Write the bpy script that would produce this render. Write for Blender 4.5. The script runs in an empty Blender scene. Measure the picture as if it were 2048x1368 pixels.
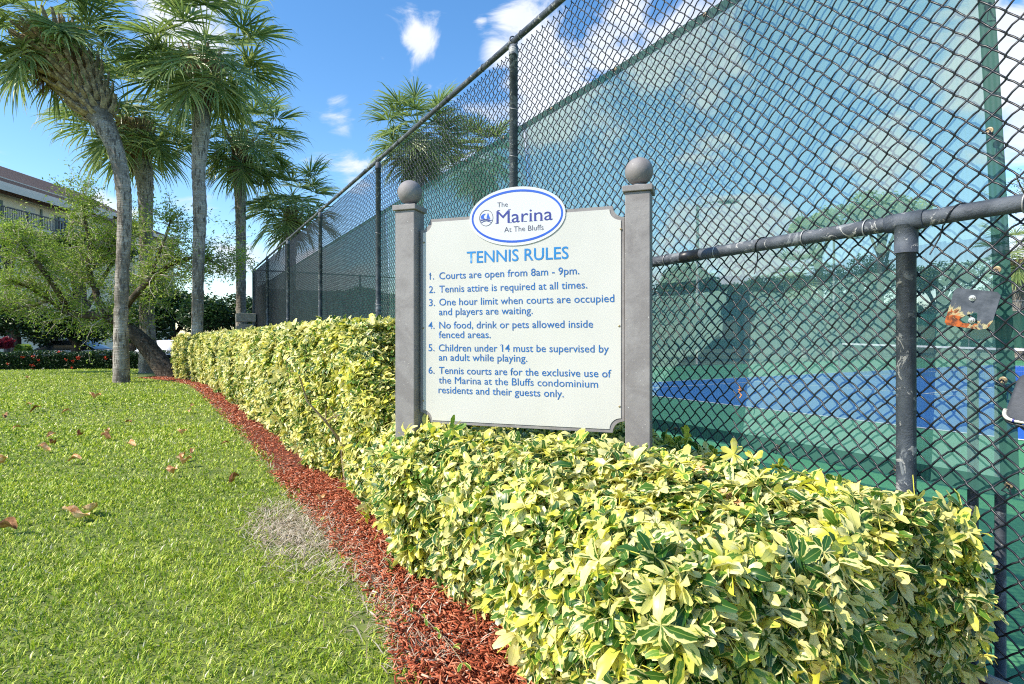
import bpy, math, random
import numpy as np
from mathutils import Vector, Matrix, Euler, Quaternion

R = math.radians
random.seed(7)
rng = np.random.default_rng(7)
scene = bpy.context.scene
col = scene.collection

# ------------------------------------------------------------------ camera, world, sun
EYE = 1.22                      # eye height above the tennis court (z = 0)
FP, PX, PY = 1160.0, 1024.0, 677.0   # focal length and horizon in photograph pixels
cam_d = bpy.data.cameras.new('camera')
cam = bpy.data.objects.new('camera', cam_d); col.objects.link(cam)
cam.location = (0, 0, EYE); cam.rotation_euler = (R(90), 0, 0)
cam_d.sensor_width = 36.0; cam_d.lens = 36.0 * FP / 2048
cam_d.shift_y = -7.0 / 2048
cam_d.clip_start = 0.05; cam_d.clip_end = 3000
scene.camera = cam
scene.view_settings.view_transform = 'Standard'
scene.view_settings.look = 'None'
scene.view_settings.exposure = 0.42
scene.view_settings.gamma = 1.0
scene.render.resolution_x = 1024; scene.render.resolution_y = 684
scene.cycles.use_denoising = False
scene.cycles.filter_width = 1.1
scene.cycles.use_adaptive_sampling = False
scene.cycles.sample_clamp_indirect = 4.0
scene.cycles.max_bounces = 8
scene.cycles.transparent_max_bounces = 16

SUN_EL = R(42.5)
SUN_AZ = (-0.907, -0.421)       # horizontal direction towards the sun
sun_to = Vector((SUN_AZ[0] * math.cos(SUN_EL), SUN_AZ[1] * math.cos(SUN_EL), math.sin(SUN_EL))).normalized()
sd = bpy.data.lights.new('sun', 'SUN'); sun = bpy.data.objects.new('sun', sd); col.objects.link(sun)
sd.energy = 5.0; sd.angle = R(0.53); sd.color = (1.0, 0.91, 0.76)
sun.rotation_euler = (-sun_to).to_track_quat('-Z', 'Y').to_euler()
sun.location = (0, 0, 30)

world = bpy.data.worlds.new('World'); scene.world = world; world.use_nodes = True
wn = world.node_tree; wn.nodes.clear()
def wnode(t, **k):
    n = wn.nodes.new(t)
    for a, b in k.items(): setattr(n, a, b)
    return n
def wmath(op, a, b=None, c=None, clamp=False):
    n = wnode('ShaderNodeMath', operation=op, use_clamp=clamp)
    for i, v in enumerate((a, b, c)):
        if v is None: continue
        if isinstance(v, (int, float)): n.inputs[i].default_value = v
        else: wn.links.new(v, n.inputs[i])
    return n.outputs[0]
sky = wnode('ShaderNodeTexSky', sky_type='NISHITA')
sky.sun_disc = False; sky.sun_elevation = SUN_EL
sky.sun_rotation = math.atan2(SUN_AZ[0], SUN_AZ[1]) % (2 * math.pi)
sky.air_density = 1.0; sky.dust_density = 0.3; sky.ozone_density = 1.6
tc = wnode('ShaderNodeTexCoord')
def pixdir(px, py): return Vector(((px - PX) / FP, 1.0, (PY - py) / FP)).normalized()
mp = wnode('ShaderNodeMapping'); mp.inputs['Scale'].default_value = (1, 1, 1.7)
wn.links.new(tc.outputs['Generated'], mp.inputs['Vector'])
nz = wnode('ShaderNodeTexNoise'); nz.inputs['Scale'].default_value = 6.5; nz.inputs['Detail'].default_value = 9
nz.inputs['Roughness'].default_value = 0.6; nz.inputs['Distortion'].default_value = 0.9
wn.links.new(mp.outputs[0], nz.inputs['Vector'])
# clouds: (pixel x, pixel y, angular radius in pixels, strength)
CL = [(1060, 50, 95, 1.0), (1090, 130, 100, 1.0), (1120, 220, 110, 1.0), (1010, 90, 60, .7), (1240, 60, 110, .75), (1330, 100, 110, .8),
      (1200, 250, 90, .8), (680, 222, 56, .80), (842, 92, 42, .66), (965, 45, 22, .45), (350, 60, 90, 1.0), (300, 130, 60, .8), (430, 20, 80, .7),
      (200, 420, 60, .8), (400, 450, 60, .62), (470, 520, 90, .8), (560, 520, 70, .7), (330, 520, 60, .6), (720, 350, 60, .55), (640, 560, 120, .7),
      (2010, 120, 110, .9), (1960, 40, 90, .6), (2040, 190, 60, .6), (1500, 470, 200, .7), (1750, 330, 120, .6), (1350, 520, 120, .6),
      (1450, 280, 120, .45), (1800, 150, 120, .35), (2300, 300, 250, .8), (-250, 350, 200, .7), (-500, 100, 220, .7), (2600, 0, 250, .7)]
mask = None
for (cx_, cy_, r_, s_) in CL:
    dt = wnode('ShaderNodeVectorMath', operation='DISTANCE')
    wn.links.new(tc.outputs['Generated'], dt.inputs[0]); dt.inputs[1].default_value = pixdir(cx_, cy_)
    rr = r_ / FP * 0.85
    mr = wnode('ShaderNodeMapRange', interpolation_type='SMOOTHERSTEP')
    mr.inputs['From Min'].default_value = rr * 1.6; mr.inputs['From Max'].default_value = 0.0
    mr.inputs['To Min'].default_value = 0.0; mr.inputs['To Max'].default_value = s_
    wn.links.new(dt.outputs['Value'], mr.inputs['Value'])
    mask = mr.outputs[0] if mask is None else wmath('MAXIMUM', mask, mr.outputs[0])
dens = wmath('ADD', wmath('MULTIPLY_ADD', nz.outputs['Fac'], 1.9, -0.45), wmath('MULTIPLY', mask, 0.62))
cr = wnode('ShaderNodeMapRange', interpolation_type='SMOOTHSTEP')
cr.inputs['From Min'].default_value = 0.66; cr.inputs['From Max'].default_value = 1.02
wn.links.new(dens, cr.inputs['Value'])
nz2 = wnode('ShaderNodeTexNoise'); nz2.inputs['Scale'].default_value = 9; nz2.inputs['Detail'].default_value = 5
wn.links.new(mp.outputs[0], nz2.inputs['Vector'])
cc = wnode('ShaderNodeMix', data_type='RGBA')
cc.inputs['A'].default_value = (5.4, 6.1, 7.4, 1); cc.inputs['B'].default_value = (7.8, 7.9, 8.1, 1)
wn.links.new(nz2.outputs['Fac'], cc.inputs['Factor'])
sat = wnode('ShaderNodeHueSaturation'); sat.inputs['Saturation'].default_value = 1.27; sat.inputs['Value'].default_value = 1.78
wn.links.new(sky.outputs[0], sat.inputs['Color'])
mixs = wnode('ShaderNodeMix', data_type='RGBA')
wn.links.new(cr.outputs[0], mixs.inputs['Factor'])
wn.links.new(sat.outputs[0], mixs.inputs['A']); wn.links.new(cc.outputs['Result'], mixs.inputs['B'])
bg = wnode('ShaderNodeBackground'); bg.inputs['Strength'].default_value = 0.112
wn.links.new(mixs.outputs['Result'], bg.inputs['Color'])
wo = wnode('ShaderNodeOutputWorld'); wn.links.new(bg.outputs[0], wo.inputs['Surface'])

# ------------------------------------------------------------------ coordinates
SN, CN = 0.5024, 0.8646
def sp(s, p, z=0.0):
    """fence coordinates: s along the near fence (away from the viewer), p across it (towards the court)"""
    return Vector((-s * SN + p * CN, s * CN + p * SN, z))
ROT_S = math.atan2(CN, -SN)      # world angle of +s
def at(px, py, Z): return Vector(((px - PX) / FP * Z, Z, EYE + (PY - py) / FP * Z))
LAWN = 0.25
def on_lawn(px, py):
    Z = (EYE - LAWN) * FP / (py - PY)
    return Vector(((px - PX) / FP * Z, Z, LAWN))
FENCE_P = 2.03

# ------------------------------------------------------------------ helpers
def tag(o, label=None, cat=None, group=None, kind=None):
    if label: o['label'] = label
    if cat: o['category'] = cat
    if group: o['group'] = group
    if kind: o['kind'] = kind
    return o
def empty(name, loc=(0, 0, 0), rz=0.0, label=None, cat=None, group=None):
    o = bpy.data.objects.new(name, None); col.objects.link(o)
    o.location = loc; o.rotation_euler = (0, 0, rz); o.empty_display_size = 0.1
    return tag(o, label, cat, group)
def link(name, me, parent=None, mat=None, loc=None, rot=None, scale=None, world_space=False):
    if mat is not None and len(me.materials) == 0: me.materials.append(mat)
    o = bpy.data.objects.new(name, me); col.objects.link(o)
    if loc is not None: o.location = loc
    if rot is not None:
        if isinstance(rot, Quaternion): o.rotation_mode = 'QUATERNION'; o.rotation_quaternion = rot
        else: o.rotation_euler = rot
    if scale is not None: o.scale = (scale,) * 3 if isinstance(scale, (int, float)) else scale
    if parent is not None:
        o.parent = parent
        if world_space: o.matrix_parent_inverse = pinv(parent)
    return o
def pinv(parent):
    m = Matrix.LocRotScale(parent.location, parent.rotation_euler, None)
    return m.inverted()
def npmesh(name, V, faces, C=None, smooth=False):
    """V (n,3); faces: list of integer arrays (m,k); C per-vertex rgb(a)"""
    me = bpy.data.meshes.new(name)
    V = np.asarray(V, dtype=np.float32)
    me.vertices.add(len(V)); me.vertices.foreach_set('co', V.ravel())
    faces = [np.asarray(f, dtype=np.int32) for f in faces if len(f)]
    idx = np.concatenate([f.ravel() for f in faces])
    tot = np.concatenate([np.full(len(f), f.shape[1], dtype=np.int32) for f in faces])
    st = np.concatenate([[0], np.cumsum(tot)[:-1]]).astype(np.int32)
    me.loops.add(len(idx)); me.loops.foreach_set('vertex_index', idx)
    me.polygons.add(len(tot)); me.polygons.foreach_set('loop_start', st); me.polygons.foreach_set('loop_total', tot)
    if smooth: me.polygons.foreach_set('use_smooth', np.ones(len(tot), dtype=bool))
    if C is not None:
        C = np.asarray(C, dtype=np.float32)
        if C.shape[1] == 3: C = np.concatenate([C, np.ones((len(C), 1), np.float32)], 1)
        a = me.color_attributes.new('col', 'FLOAT_COLOR', 'POINT'); a.data.foreach_set('color', C.ravel())
    me.update(calc_edges=True); me.validate()
    return me
class MB:
    """collects boxes, tubes, prisms and lathes into one mesh"""
    def __init__(s): s.V = []; s.F = []; s.n = 0
    def add(s, V, F):
        s.V += [tuple(v) for v in V]; s.F += [tuple(i + s.n for i in f) for f in F]; s.n += len(V); return s
    def box(s, c, d, rz=0.0, bev=0.0, M=None):
        hx, hy, hz = d[0] / 2, d[1] / 2, d[2] / 2
        V = [Vector((x, y, z)) for x in (-hx, hx) for y in (-hy, hy) for z in (-hz, hz)]
        rm = Matrix.Rotation(rz, 3, 'Z') if M is None else M
        V = [rm @ v + Vector(c) for v in V]
        return s.add(V, [(0, 1, 3, 2), (4, 6, 7, 5), (0, 4, 5, 1), (2, 3, 7, 6), (0, 2, 6, 4), (1, 5, 7, 3)])
    def tube(s, pts, rad, n=8, cap=True):
        pts = [Vector(p) for p in pts]; k = len(pts)
        if isinstance(rad, (int, float)): rad = [rad] * k
        up = None; V = []
        for i, p in enumerate(pts):
            t = (pts[min(i + 1, k - 1)] - pts[max(i - 1, 0)]).normalized()
            if up is None:
                up = Vector((0, 0, 1)) if abs(t.z) < .9 else Vector((1, 0, 0))
            a = t.cross(up)
            if a.length < 1e-6: a = t.orthogonal()
            a.normalize(); b = a.cross(t).normalized(); up = b
            for j in range(n):
                th = 2 * math.pi * j / n
                V.append(p + (a * math.cos(th) + b * math.sin(th)) * rad[i])
        F = []
        for i in range(k - 1):
            for j in range(n):
                F.append((i * n + j, i * n + (j + 1) % n, (i + 1) * n + (j + 1) % n, (i + 1) * n + j))
        if cap: F.append(tuple(range(n))); F.append(tuple((k - 1) * n + j for j in reversed(range(n))))
        return s.add(V, F)
    def lathe(s, prof, c=(0, 0, 0), n=20):
        V = []
        for (r, z) in prof:
            for j in range(n):
                th = 2 * math.pi * j / n; V.append((c[0] + r * math.cos(th), c[1] + r * math.sin(th), c[2] + z))
        F = []
        for i in range(len(prof) - 1):
            for j in range(n): F.append((i * n + j, i * n + (j + 1) % n, (i + 1) * n + (j + 1) % n, (i + 1) * n + j))
        F.append(tuple(reversed(range(n)))); F.append(tuple((len(prof) - 1) * n + j for j in range(n)))
        return s.add(V, F)
    def mesh(s, name, smooth=False):
        me = bpy.data.meshes.new(name); me.from_pydata(s.V, [], s.F); me.update()
        if smooth:
            for p in me.polygons: p.use_smooth = len(p.vertices) <= 4
        return me
    def build(s, name, mat, parent=None, smooth=False, ws=False, loc=None):
        return link(name, s.mesh(name, smooth), parent, mat, world_space=ws, loc=loc)
def bevel(o, w=0.004, seg=2):
    m = o.modifiers.new('bevel', 'BEVEL'); m.width = w; m.segments = seg; m.limit_method = 'ANGLE'; return o

def catmull(P, n=6):
    P = [Vector(p) for p in P]; out = []
    Q = [P[0] * 2 - P[1]] + P + [P[-1] * 2 - P[-2]]
    for i in range(1, len(Q) - 2):
        for k in range(n):
            t = k / n; a, b, c, d = Q[i - 1], Q[i], Q[i + 1], Q[i + 2]
            out.append(.5 * ((2 * b) + (-a + c) * t + (2 * a - 5 * b + 4 * c - d) * t * t + (-a + 3 * b - 3 * c + d) * t ** 3))
    out.append(P[-1]); return out
# ------------------------------------------------------------------ materials
def mat_new(name):
    m = bpy.data.materials.new(name); m.use_nodes = True; m.node_tree.nodes.clear(); return m
class NT:
    def __init__(s, m): s.t = m.node_tree; s.m = m
    def n(s, t, **k):
        x = s.t.nodes.new(t)
        for a, b in k.items(): setattr(x, a, b)
        return x
    def l(s, a, b): s.t.links.new(a, b)
    def set(s, sock, v):
        if hasattr(v, 'is_output') or isinstance(v, bpy.types.NodeSocket): s.l(v, sock)
        else: sock.default_value = v
    def math(s, op, a, b=0.0, clamp=False):
        x = s.n('ShaderNodeMath', operation=op, use_clamp=clamp); s.set(x.inputs[0], a); s.set(x.inputs[1], b); return x.outputs[0]
    def mix(s, f, a, b, mode='MIX'):
        x = s.n('ShaderNodeMix', data_type='RGBA', blend_type=mode); s.set(x.inputs['Factor'], f); s.set(x.inputs['A'], a); s.set(x.inputs['B'], b); return x.outputs['Result']
    def noise(s, scale, detail=4, vec=None, rough=.55, dist=0.0, mapscale=None, obj=True):
        x = s.n('ShaderNodeTexNoise'); x.inputs['Scale'].default_value = scale; x.inputs['Detail'].default_value = detail
        x.inputs['Roughness'].default_value = rough; x.inputs['Distortion'].default_value = dist
        if vec is None:
            tc = s.n('ShaderNodeTexCoord'); vec = tc.outputs['Object']
        if mapscale is not None:
            mp = s.n('ShaderNodeMapping'); mp.inputs['Scale'].default_value = mapscale; s.l(vec, mp.inputs['Vector']); vec = mp.outputs[0]
        s.l(vec, x.inputs['Vector']); return x.outputs['Fac']
    def ramp(s, f, a, b):
        x = s.n('ShaderNodeMapRange', interpolation_type='SMOOTHSTEP'); s.set(x.inputs['Value'], f)
        x.inputs['From Min'].default_value = a; x.inputs['From Max'].default_value = b; return x.outputs[0]
    def bump(s, h, strength=.4, dist=.01):
        x = s.n('ShaderNodeBump'); x.inputs['Strength'].default_value = strength; x.inputs['Distance'].default_value = dist; s.l(h, x.inputs['Height']); return x.outputs[0]
    def pbr(s, colr, rough=.6, metal=0.0, normal=None, spec=.5):
        x = s.n('ShaderNodeBsdfPrincipled'); s.set(x.inputs['Base Color'], colr); s.set(x.inputs['Roughness'], rough)
        x.inputs['Metallic'].default_value = metal; x.inputs['Specular IOR Level'].default_value = spec
        if normal is not None: s.l(normal, x.inputs['Normal'])
        return x.outputs[0]
    def out(s, sh):
        x = s.n('ShaderNodeOutputMaterial'); s.l(sh, x.inputs['Surface']); return s.m
def rgb(r, g, b): return (r, g, b, 1.0)
def simple(name, c1, c2=None, scale=8, rough=.6, metal=0, bump=0.0, bscale=60, ms=None, spec=.5, lo=.35, hi=.65):
    m = mat_new(name); t = NT(m)
    c2 = c2 or c1
    f = t.ramp(t.noise(scale, 6, mapscale=ms), lo, hi)
    c = t.mix(f, rgb(*c1), rgb(*c2))
    nrm = t.bump(t.noise(bscale, 4, mapscale=ms), bump) if bump else None
    return t.out(t.pbr(c, rough, metal, nrm, spec))
def leafy(name, cols, trans=.3, rough=.45, spec=.3, objrand=False):
    """cols: list of (stop, rgb) read at the leaf's own random number (colour attribute R)"""
    m = mat_new(name); t = NT(m)
    at_ = t.n('ShaderNodeAttribute', attribute_name='col')
    sep = t.n('ShaderNodeSeparateColor'); t.l(at_.outputs['Color'], sep.inputs[0])
    rmp = t.n('ShaderNodeValToRGB'); e = rmp.color_ramp.elements
    while len(e) < len(cols): e.new(.5)
    for i, (s_, c_) in enumerate(cols): e[i].position = s_; e[i].color = rgb(*c_)
    t.l(sep.outputs[0], rmp.inputs[0])
    c = rmp.outputs[0]
    p = t.pbr(c, rough, 0, None, spec)
    if trans:
        tr = t.n('ShaderNodeBsdfTranslucent'); t.l(t.mix(1.0, c, rgb(1.15, 1.2, .8), 'MULTIPLY'), tr.inputs[0])
        mx = t.n('ShaderNodeMixShader'); mx.inputs[0].default_value = trans; t.l(p, mx.inputs[1]); t.l(tr.outputs[0], mx.inputs[2]); p = mx.outputs[0]
    return t.out(p)

# variegated umbrella-plant leaf: green blotch down the middle, cream and yellow margins; the blotch differs from leaf to leaf
def make_variegated():
    m = mat_new('variegated_leaf'); t = NT(m)
    at_ = t.n('ShaderNodeAttribute', attribute_name='col')
    sep = t.n('ShaderNodeSeparateColor'); t.l(at_.outputs['Color'], sep.inputs[0])
    rnd, across, cl = sep.outputs[0], sep.outputs[1], sep.outputs[2]
    nz_ = t.noise(55, 3, rough=.5)
    v = t.math('ADD', t.math('MULTIPLY', across, .55), t.math('MULTIPLY', rnd, 1.0))
    v = t.math('ADD', v, t.math('MULTIPLY', t.math('SUBTRACT', nz_, .5), 1.1))
    f = t.ramp(v, .40, .50)
    cream = t.mix(cl, rgb(.88, .81, .33), rgb(.80, .77, .08))
    cream = t.mix(t.ramp(t.noise(20, 2), .5, .8), cream, rgb(.88, .86, .56))
    green = t.mix(cl, rgb(.028, .105, .016), rgb(.15, .30, .03))
    c = t.mix(f, green, cream)
    mid = t.math('LESS_THAN', across, .06)
    c = t.mix(t.math('MULTIPLY', mid, .5), c, rgb(.45, .55, .12))
    p = t.pbr(c, .34, 0, None, .45)
    tr = t.n('ShaderNodeBsdfTranslucent'); t.l(c, tr.inputs[0])
    mx = t.n('ShaderNodeMixShader'); mx.inputs[0].default_value = .28; t.l(p, mx.inputs[1]); t.l(tr.outputs[0], mx.inputs[2])
    return t.out(mx.outputs[0])

M = {}
M['varleaf'] = make_variegated()
M['grass'] = leafy('grass_blade', [(0, (.05, .13, .012)), (.4, (.32, .46, .03)), (.75, (.70, .76, .10)), (.92, (.80, .74, .32)), (1, (.9, .82, .62))], .3, .45, .4)
M['straw'] = leafy('dead_grass', [(0, (.30, .22, .15)), (.5, (.52, .44, .34)), (1, (.72, .65, .54))], .15, .7, .2)
M['palmleaf'] = leafy('palm_leaf', [(0, (.10, .17, .06)), (.4, (.22, .31, .105)), (.72, (.42, .48, .20)), (.88, (.58, .52, .27)), (1, (.52, .36, .19))], .38, .34, .7)
M['deadfrond'] = leafy('dead_frond', [(0, (.12, .07, .04)), (1, (.30, .20, .12))], .15, .8, .1)
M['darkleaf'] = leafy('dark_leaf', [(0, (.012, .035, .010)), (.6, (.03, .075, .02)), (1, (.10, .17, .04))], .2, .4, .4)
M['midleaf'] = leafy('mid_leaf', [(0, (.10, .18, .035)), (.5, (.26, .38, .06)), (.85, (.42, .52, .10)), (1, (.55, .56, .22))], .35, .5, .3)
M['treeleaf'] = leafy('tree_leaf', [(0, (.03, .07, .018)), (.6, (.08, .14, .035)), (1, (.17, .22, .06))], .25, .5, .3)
M['redleaf'] = leafy('red_leaf', [(0, (.09, .01, .02)), (1, (.32, .03, .07))], .25, .5, .3)
M['redflower'] = leafy('red_flower', [(0, (.45, .03, .015)), (1, (.75, .09, .04))], .2, .6, .2)
M['chip'] = leafy('mulch_chip', [(0, (.12, .03, .016)), (.45, (.46, .11, .05)), (.78, (.66, .24, .13)), (.92, (.74, .45, .32)), (1, (.75, .68, .6))], 0, .8, .2)
M['twig'] = simple('pale_twig', (.36, .31, .25), (.55, .50, .43), 30, .85, bump=.4)
M['stem'] = simple('hedge_stem', (.20, .14, .08), (.38, .30, .20), 40, .8, bump=.4)

def make_trunk(name, c1, c2, c3):
    m = mat_new(name); t = NT(m)
    tc_ = t.n('ShaderNodeTexCoord')
    ring = t.noise(5, 5, vec=tc_.outputs['Object'], mapscale=(.8, .8, 9), dist=.4)
    crack = t.noise(9, 6, vec=tc_.outputs['Object'], mapscale=(2.2, 2.2, .45), rough=.65)
    spots = t.noise(22, 5, vec=tc_.outputs['Object'], rough=.7)
    c = t.mix(t.ramp(ring, .3, .7), rgb(*c1), rgb(*c2))
    big = t.noise(1.6, 5, vec=tc_.outputs['Object'], rough=.6, mapscale=(1.5, 1.5, .8))
    c = t.mix(t.ramp(big, .42, .62), c, rgb(c1[0] * .62, c1[1] * .62, c1[2] * .6))
    c = t.mix(t.ramp(crack, .50, .60), c, rgb(c1[0] * .45, c1[1] * .45, c1[2] * .45))
    c = t.mix(t.ramp(spots, .60, .68), c, rgb(*c3))
    h = t.math('ADD', ring, t.math('MULTIPLY', crack, 1.2))
    return t.out(t.pbr(c, .9, 0, t.bump(h, .8, .03), .15))
M['palmtrunk'] = make_trunk('palm_trunk', (.27, .235, .20), (.47, .43, .375), (.70, .68, .62))
M['palmtrunk_tan'] = make_trunk('palm_trunk_tan', (.30, .18, .09), (.48, .34, .21), (.55, .46, .34))
M['boot'] = simple('palm_boot', (.16, .115, .065), (.48, .38, .23), 14, .85, bump=.5, bscale=40)
M['bark'] = make_trunk('rough_bark', (.085, .068, .05), (.17, .14, .105), (.33, .31, .27))

# painted post stone-grey of the sign; the coat is scuffed
def make_signgrey():
    m = mat_new('sign_grey_paint'); t = NT(m)
    tc_ = t.n('ShaderNodeTexCoord')
    a = t.noise(7, 7, vec=tc_.outputs['Object'], rough=.65, dist=1.2)
    c = t.mix(t.ramp(a, .35, .65), rgb(.215, .20, .20), rgb(.285, .27, .27))
    sc = t.noise(6, 9, vec=tc_.outputs['Object'], rough=.75, dist=1.5, mapscale=(1, 1, .7))
    c = t.mix(t.ramp(sc, .66, .78), c, rgb(.11, .105, .10))
    sp_ = t.noise(130, 2, vec=tc_.outputs['Object'])
    c = t.mix(t.ramp(sp_, .70, .76), c, rgb(.5, .5, .48))
    return t.out(t.pbr(c, .62, 0, t.bump(t.noise(70, 5, vec=tc_.outputs['Object']), .25, .004), .3))
M['signgrey'] = make_signgrey()
M['signwhite'] = simple('sign_white_panel', (.55, .545, .51), (.58, .575, .545), 3, .38, spec=.4, bump=.03, bscale=9)
M['ovalwhite'] = simple('oval_white_panel', (.62, .63, .65), (.60, .61, .63), 3, .3, spec=.5)
M['blue_ink'] = simple('blue_ink', (.008, .115, .37), (.010, .125, .39), 20, .5)
M['title_ink'] = simple('title_blue_ink', (.005, .19, .50), (.006, .20, .52), 20, .5)
M['oval_blue'] = simple('oval_blue_ink', (.012, .075, .50), (.02, .11, .55), 12, .4)
M['navy'] = simple('navy_ink', (.016, .028, .22), (.02, .035, .26), 12, .5)
M['slate'] = simple('slate_ink', (.07, .07, .12), (.09, .09, .14), 12, .5)
M['brass'] = simple('screw_brass', (.30, .24, .14), (.42, .36, .22), 50, .5, .6)

# dark vinyl-coated pipe, coat flaking to pale primer
def make_pipe():
    m = mat_new('coated_pipe'); t = NT(m)
    tc_ = t.n('ShaderNodeTexCoord'); o = tc_.outputs['Object']
    c = t.mix(t.ramp(t.noise(11, 6, vec=o, rough=.6), .35, .65), rgb(.045, .057, .076), rgb(.095, .112, .138))
    fl = t.noise(8.5, 10, vec=o, rough=.72, dist=.9)
    geo = t.n('ShaderNodeNewGeometry'); 
    c = t.mix(t.ramp(fl, .55, .58), c, rgb(.20, .22, .24))
    fl2 = t.noise(10, 10, vec=o, rough=.76, dist=1.4)
    c = t.mix(t.ramp(fl2, .585, .61), c, rgb(.42, .42, .41))
    nrm = t.bump(t.math('ADD', fl, fl2), .5, .012)
    return t.out(t.pbr(c, .52, 0, nrm, .45))
M['pipe'] = make_pipe()
M['wire'] = simple('vinyl_wire', (.010, .012, .018), (.035, .042, .05), 9, .38, spec=.55, lo=.45, hi=.7)
M['tie'] = simple('aluminium_tie', (.30, .30, .30), (.5, .5, .5), 20, .5, .5)
M['grommet'] = simple('brass_grommet', (.30, .22, .12), (.45, .38, .26), 60, .5, .5)

def make_fabric(name, fac, c, weave=True):
    m = mat_new(name); t = NT(m)
    tc_ = t.n('ShaderNodeTexCoord'); uv = tc_.outputs['UV']
    cl = t.noise(1.3, 6, vec=uv, rough=.6)
    w = t.n('ShaderNodeTexWave', wave_type='BANDS', bands_direction='X'); w.inputs['Scale'].default_value = 22; t.l(uv, w.inputs['Vector'])
    w2 = t.n('ShaderNodeTexWave', wave_type='BANDS', bands_direction='Y'); w2.inputs['Scale'].default_value = 55; t.l(uv, w2.inputs['Vector'])
    cc_ = t.mix(t.ramp(cl, .3, .7), rgb(c[0] * .88, c[1] * .9, c[2] * .88), rgb(c[0] * 1.1, c[1] * 1.08, c[2] * 1.1))
    d = t.n('ShaderNodeBsdfDiffuse'); t.l(cc_, d.inputs[0])
    tl = t.n('ShaderNodeBsdfTranslucent'); t.l(cc_, tl.inputs[0])
    mx = t.n('ShaderNodeMixShader'); mx.inputs[0].default_value = .3; t.l(d.outputs[0], mx.inputs[1]); t.l(tl.outputs[0], mx.inputs[2])
    tr = t.n('ShaderNodeBsdfTransparent'); tr.inputs[0].default_value = rgb(.90, .93, .92)
    f = t.math('ADD', fac, t.math('MULTIPLY', t.math('SUBTRACT', w.outputs['Fac'], .5), .05))
    f = t.math('ADD', f, t.math('MULTIPLY', t.math('SUBTRACT', cl, .5), -.12), clamp=True)
    m2 = t.n('ShaderNodeMixShader'); t.l(f, m2.inputs[0]); t.l(mx.outputs[0], m2.inputs[1]); t.l(tr.outputs[0], m2.inputs[2])
    return t.out(m2.outputs[0])
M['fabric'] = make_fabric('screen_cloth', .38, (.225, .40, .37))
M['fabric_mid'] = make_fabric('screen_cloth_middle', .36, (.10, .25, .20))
M['fabric_dark'] = make_fabric('screen_cloth_dark', .20, (.045, .115, .105))  # far bays: cloth colour darkened to stand in for the dark trees behind
M['hem'] = make_fabric('screen_hem', .06, (.055, .15, .125))
M['farfabric'] = make_fabric('far_screen_cloth', .10, (.03, .13, .10))

def court_mat(name, c):
    m = mat_new(name); t = NT(m)
    tc_ = t.n('ShaderNodeTexCoord'); o = tc_.outputs['Object']
    a = t.noise(.6, 7, vec=o, rough=.65)
    cc_ = t.mix(t.ramp(a, .3, .7), rgb(*[x * .88 for x in c]), rgb(*[x * 1.08 for x in c]))
    b = t.noise(180, 3, vec=o)
    cc_ = t.mix(t.math('MULTIPLY', b, .25), cc_, rgb(*[x * .6 for x in c]))
    return t.out(t.pbr(cc_, .8, 0, t.bump(b, .3, .002), .2))
M['court_green'] = court_mat('court_green', (.085, .30, .14))
M['court_blue'] = court_mat('court_blue', (.025, .13, .50))
M['line_white'] = simple('court_line_white', (.70, .72, .74), (.78, .78, .78), 20, .7)
M['net'] = simple('net_cord', (.015, .015, .018), None, 5, .8)
M['tape'] = simple('net_tape', (.78, .78, .76), (.70, .70, .69), 10, .7)
M['soil'] = simple('soil_under_grass', (.11, .15, .028), (.19, .23, .05), 9, .95, bump=.4, bscale=40)
M['mulch_bed'] = simple('mulch_bed', (.10, .028, .014), (.22, .055, .028), 35, .95, bump=.8, bscale=50)
M['ground'] = simple('far_ground', (.06, .09, .03), (.10, .12, .05), .15, .95)
M['asphalt'] = simple('asphalt', (.05, .05, .052), (.075, .075, .075), 4, .9, bump=.2, bscale=120)
M['concrete'] = simple('concrete', (.33, .31, .27), (.42, .40, .35), 10, .85, bump=.3)
M['brickred'] = simple('pillar_brick', (.26, .13, .085), (.36, .19, .12), 25, .9, bump=.3)
M['stucco'] = simple('cream_stucco', (.76, .68, .49), (.80, .72, .54), 3, .9, bump=.15, bscale=60)
M['fascia'] = simple('pale_fascia', (.60, .57, .50), (.66, .63, .56), 4, .7)
M['shingle'] = simple('brown_shingle', (.13, .085, .07), (.22, .15, .125), 6, .9, bump=.4, bscale=30)
M['rail'] = simple('dark_railing', (.035, .045, .055), (.05, .06, .07), 5, .5)
M['glass'] = simple('window_glass', (.02, .03, .035), (.05, .06, .07), 2, .08, spec=.8)
M['shutter'] = simple('green_shutter', (.14, .19, .16), (.19, .24, .20), 6, .7)
M['carwhite'] = simple('white_car_paint', (.70, .71, .73), (.74, .75, .76), 3, .25, spec=.6)
M['cover'] = simple('grey_car_cover', (.62, .62, .64), (.70, .70, .71), 5, .8, bump=.5, bscale=7)
M['carblue'] = simple('blue_car_paint', (.03, .09, .22), (.04, .11, .26), 3, .25, spec=.6)
M['tyre'] = simple('tyre_rubber', (.02, .02, .02), None, 5, .9)
M['rim'] = simple('wheel_rim', (.4, .4, .42), None, 5, .35, .8)
M['dryleaf'] = simple('dry_leaf', (.55, .25, .08), (.92, .66, .38), 25, .75, bump=.4, bscale=50)
M['dryleaf_dark'] = simple('dry_leaf_dark', (.22, .09, .03), (.50, .26, .11), 25, .75, bump=.4, bscale=50)
M['case_grey'] = simple('dark_rubber_case', (.055, .06, .075), (.10, .105, .125), 14, .5, bump=.2, bscale=60)
M['case_white'] = simple('white_rubber_rim', (.72, .71, .66), (.6, .59, .54), 14, .5)
M['zinc'] = simple('bolt_zinc', (.45, .45, .44), (.6, .6, .58), 30, .4, .7)
M['rope'] = simple('orange_cord', (.55, .2, .05), (.65, .3, .1), 40, .8)
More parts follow.
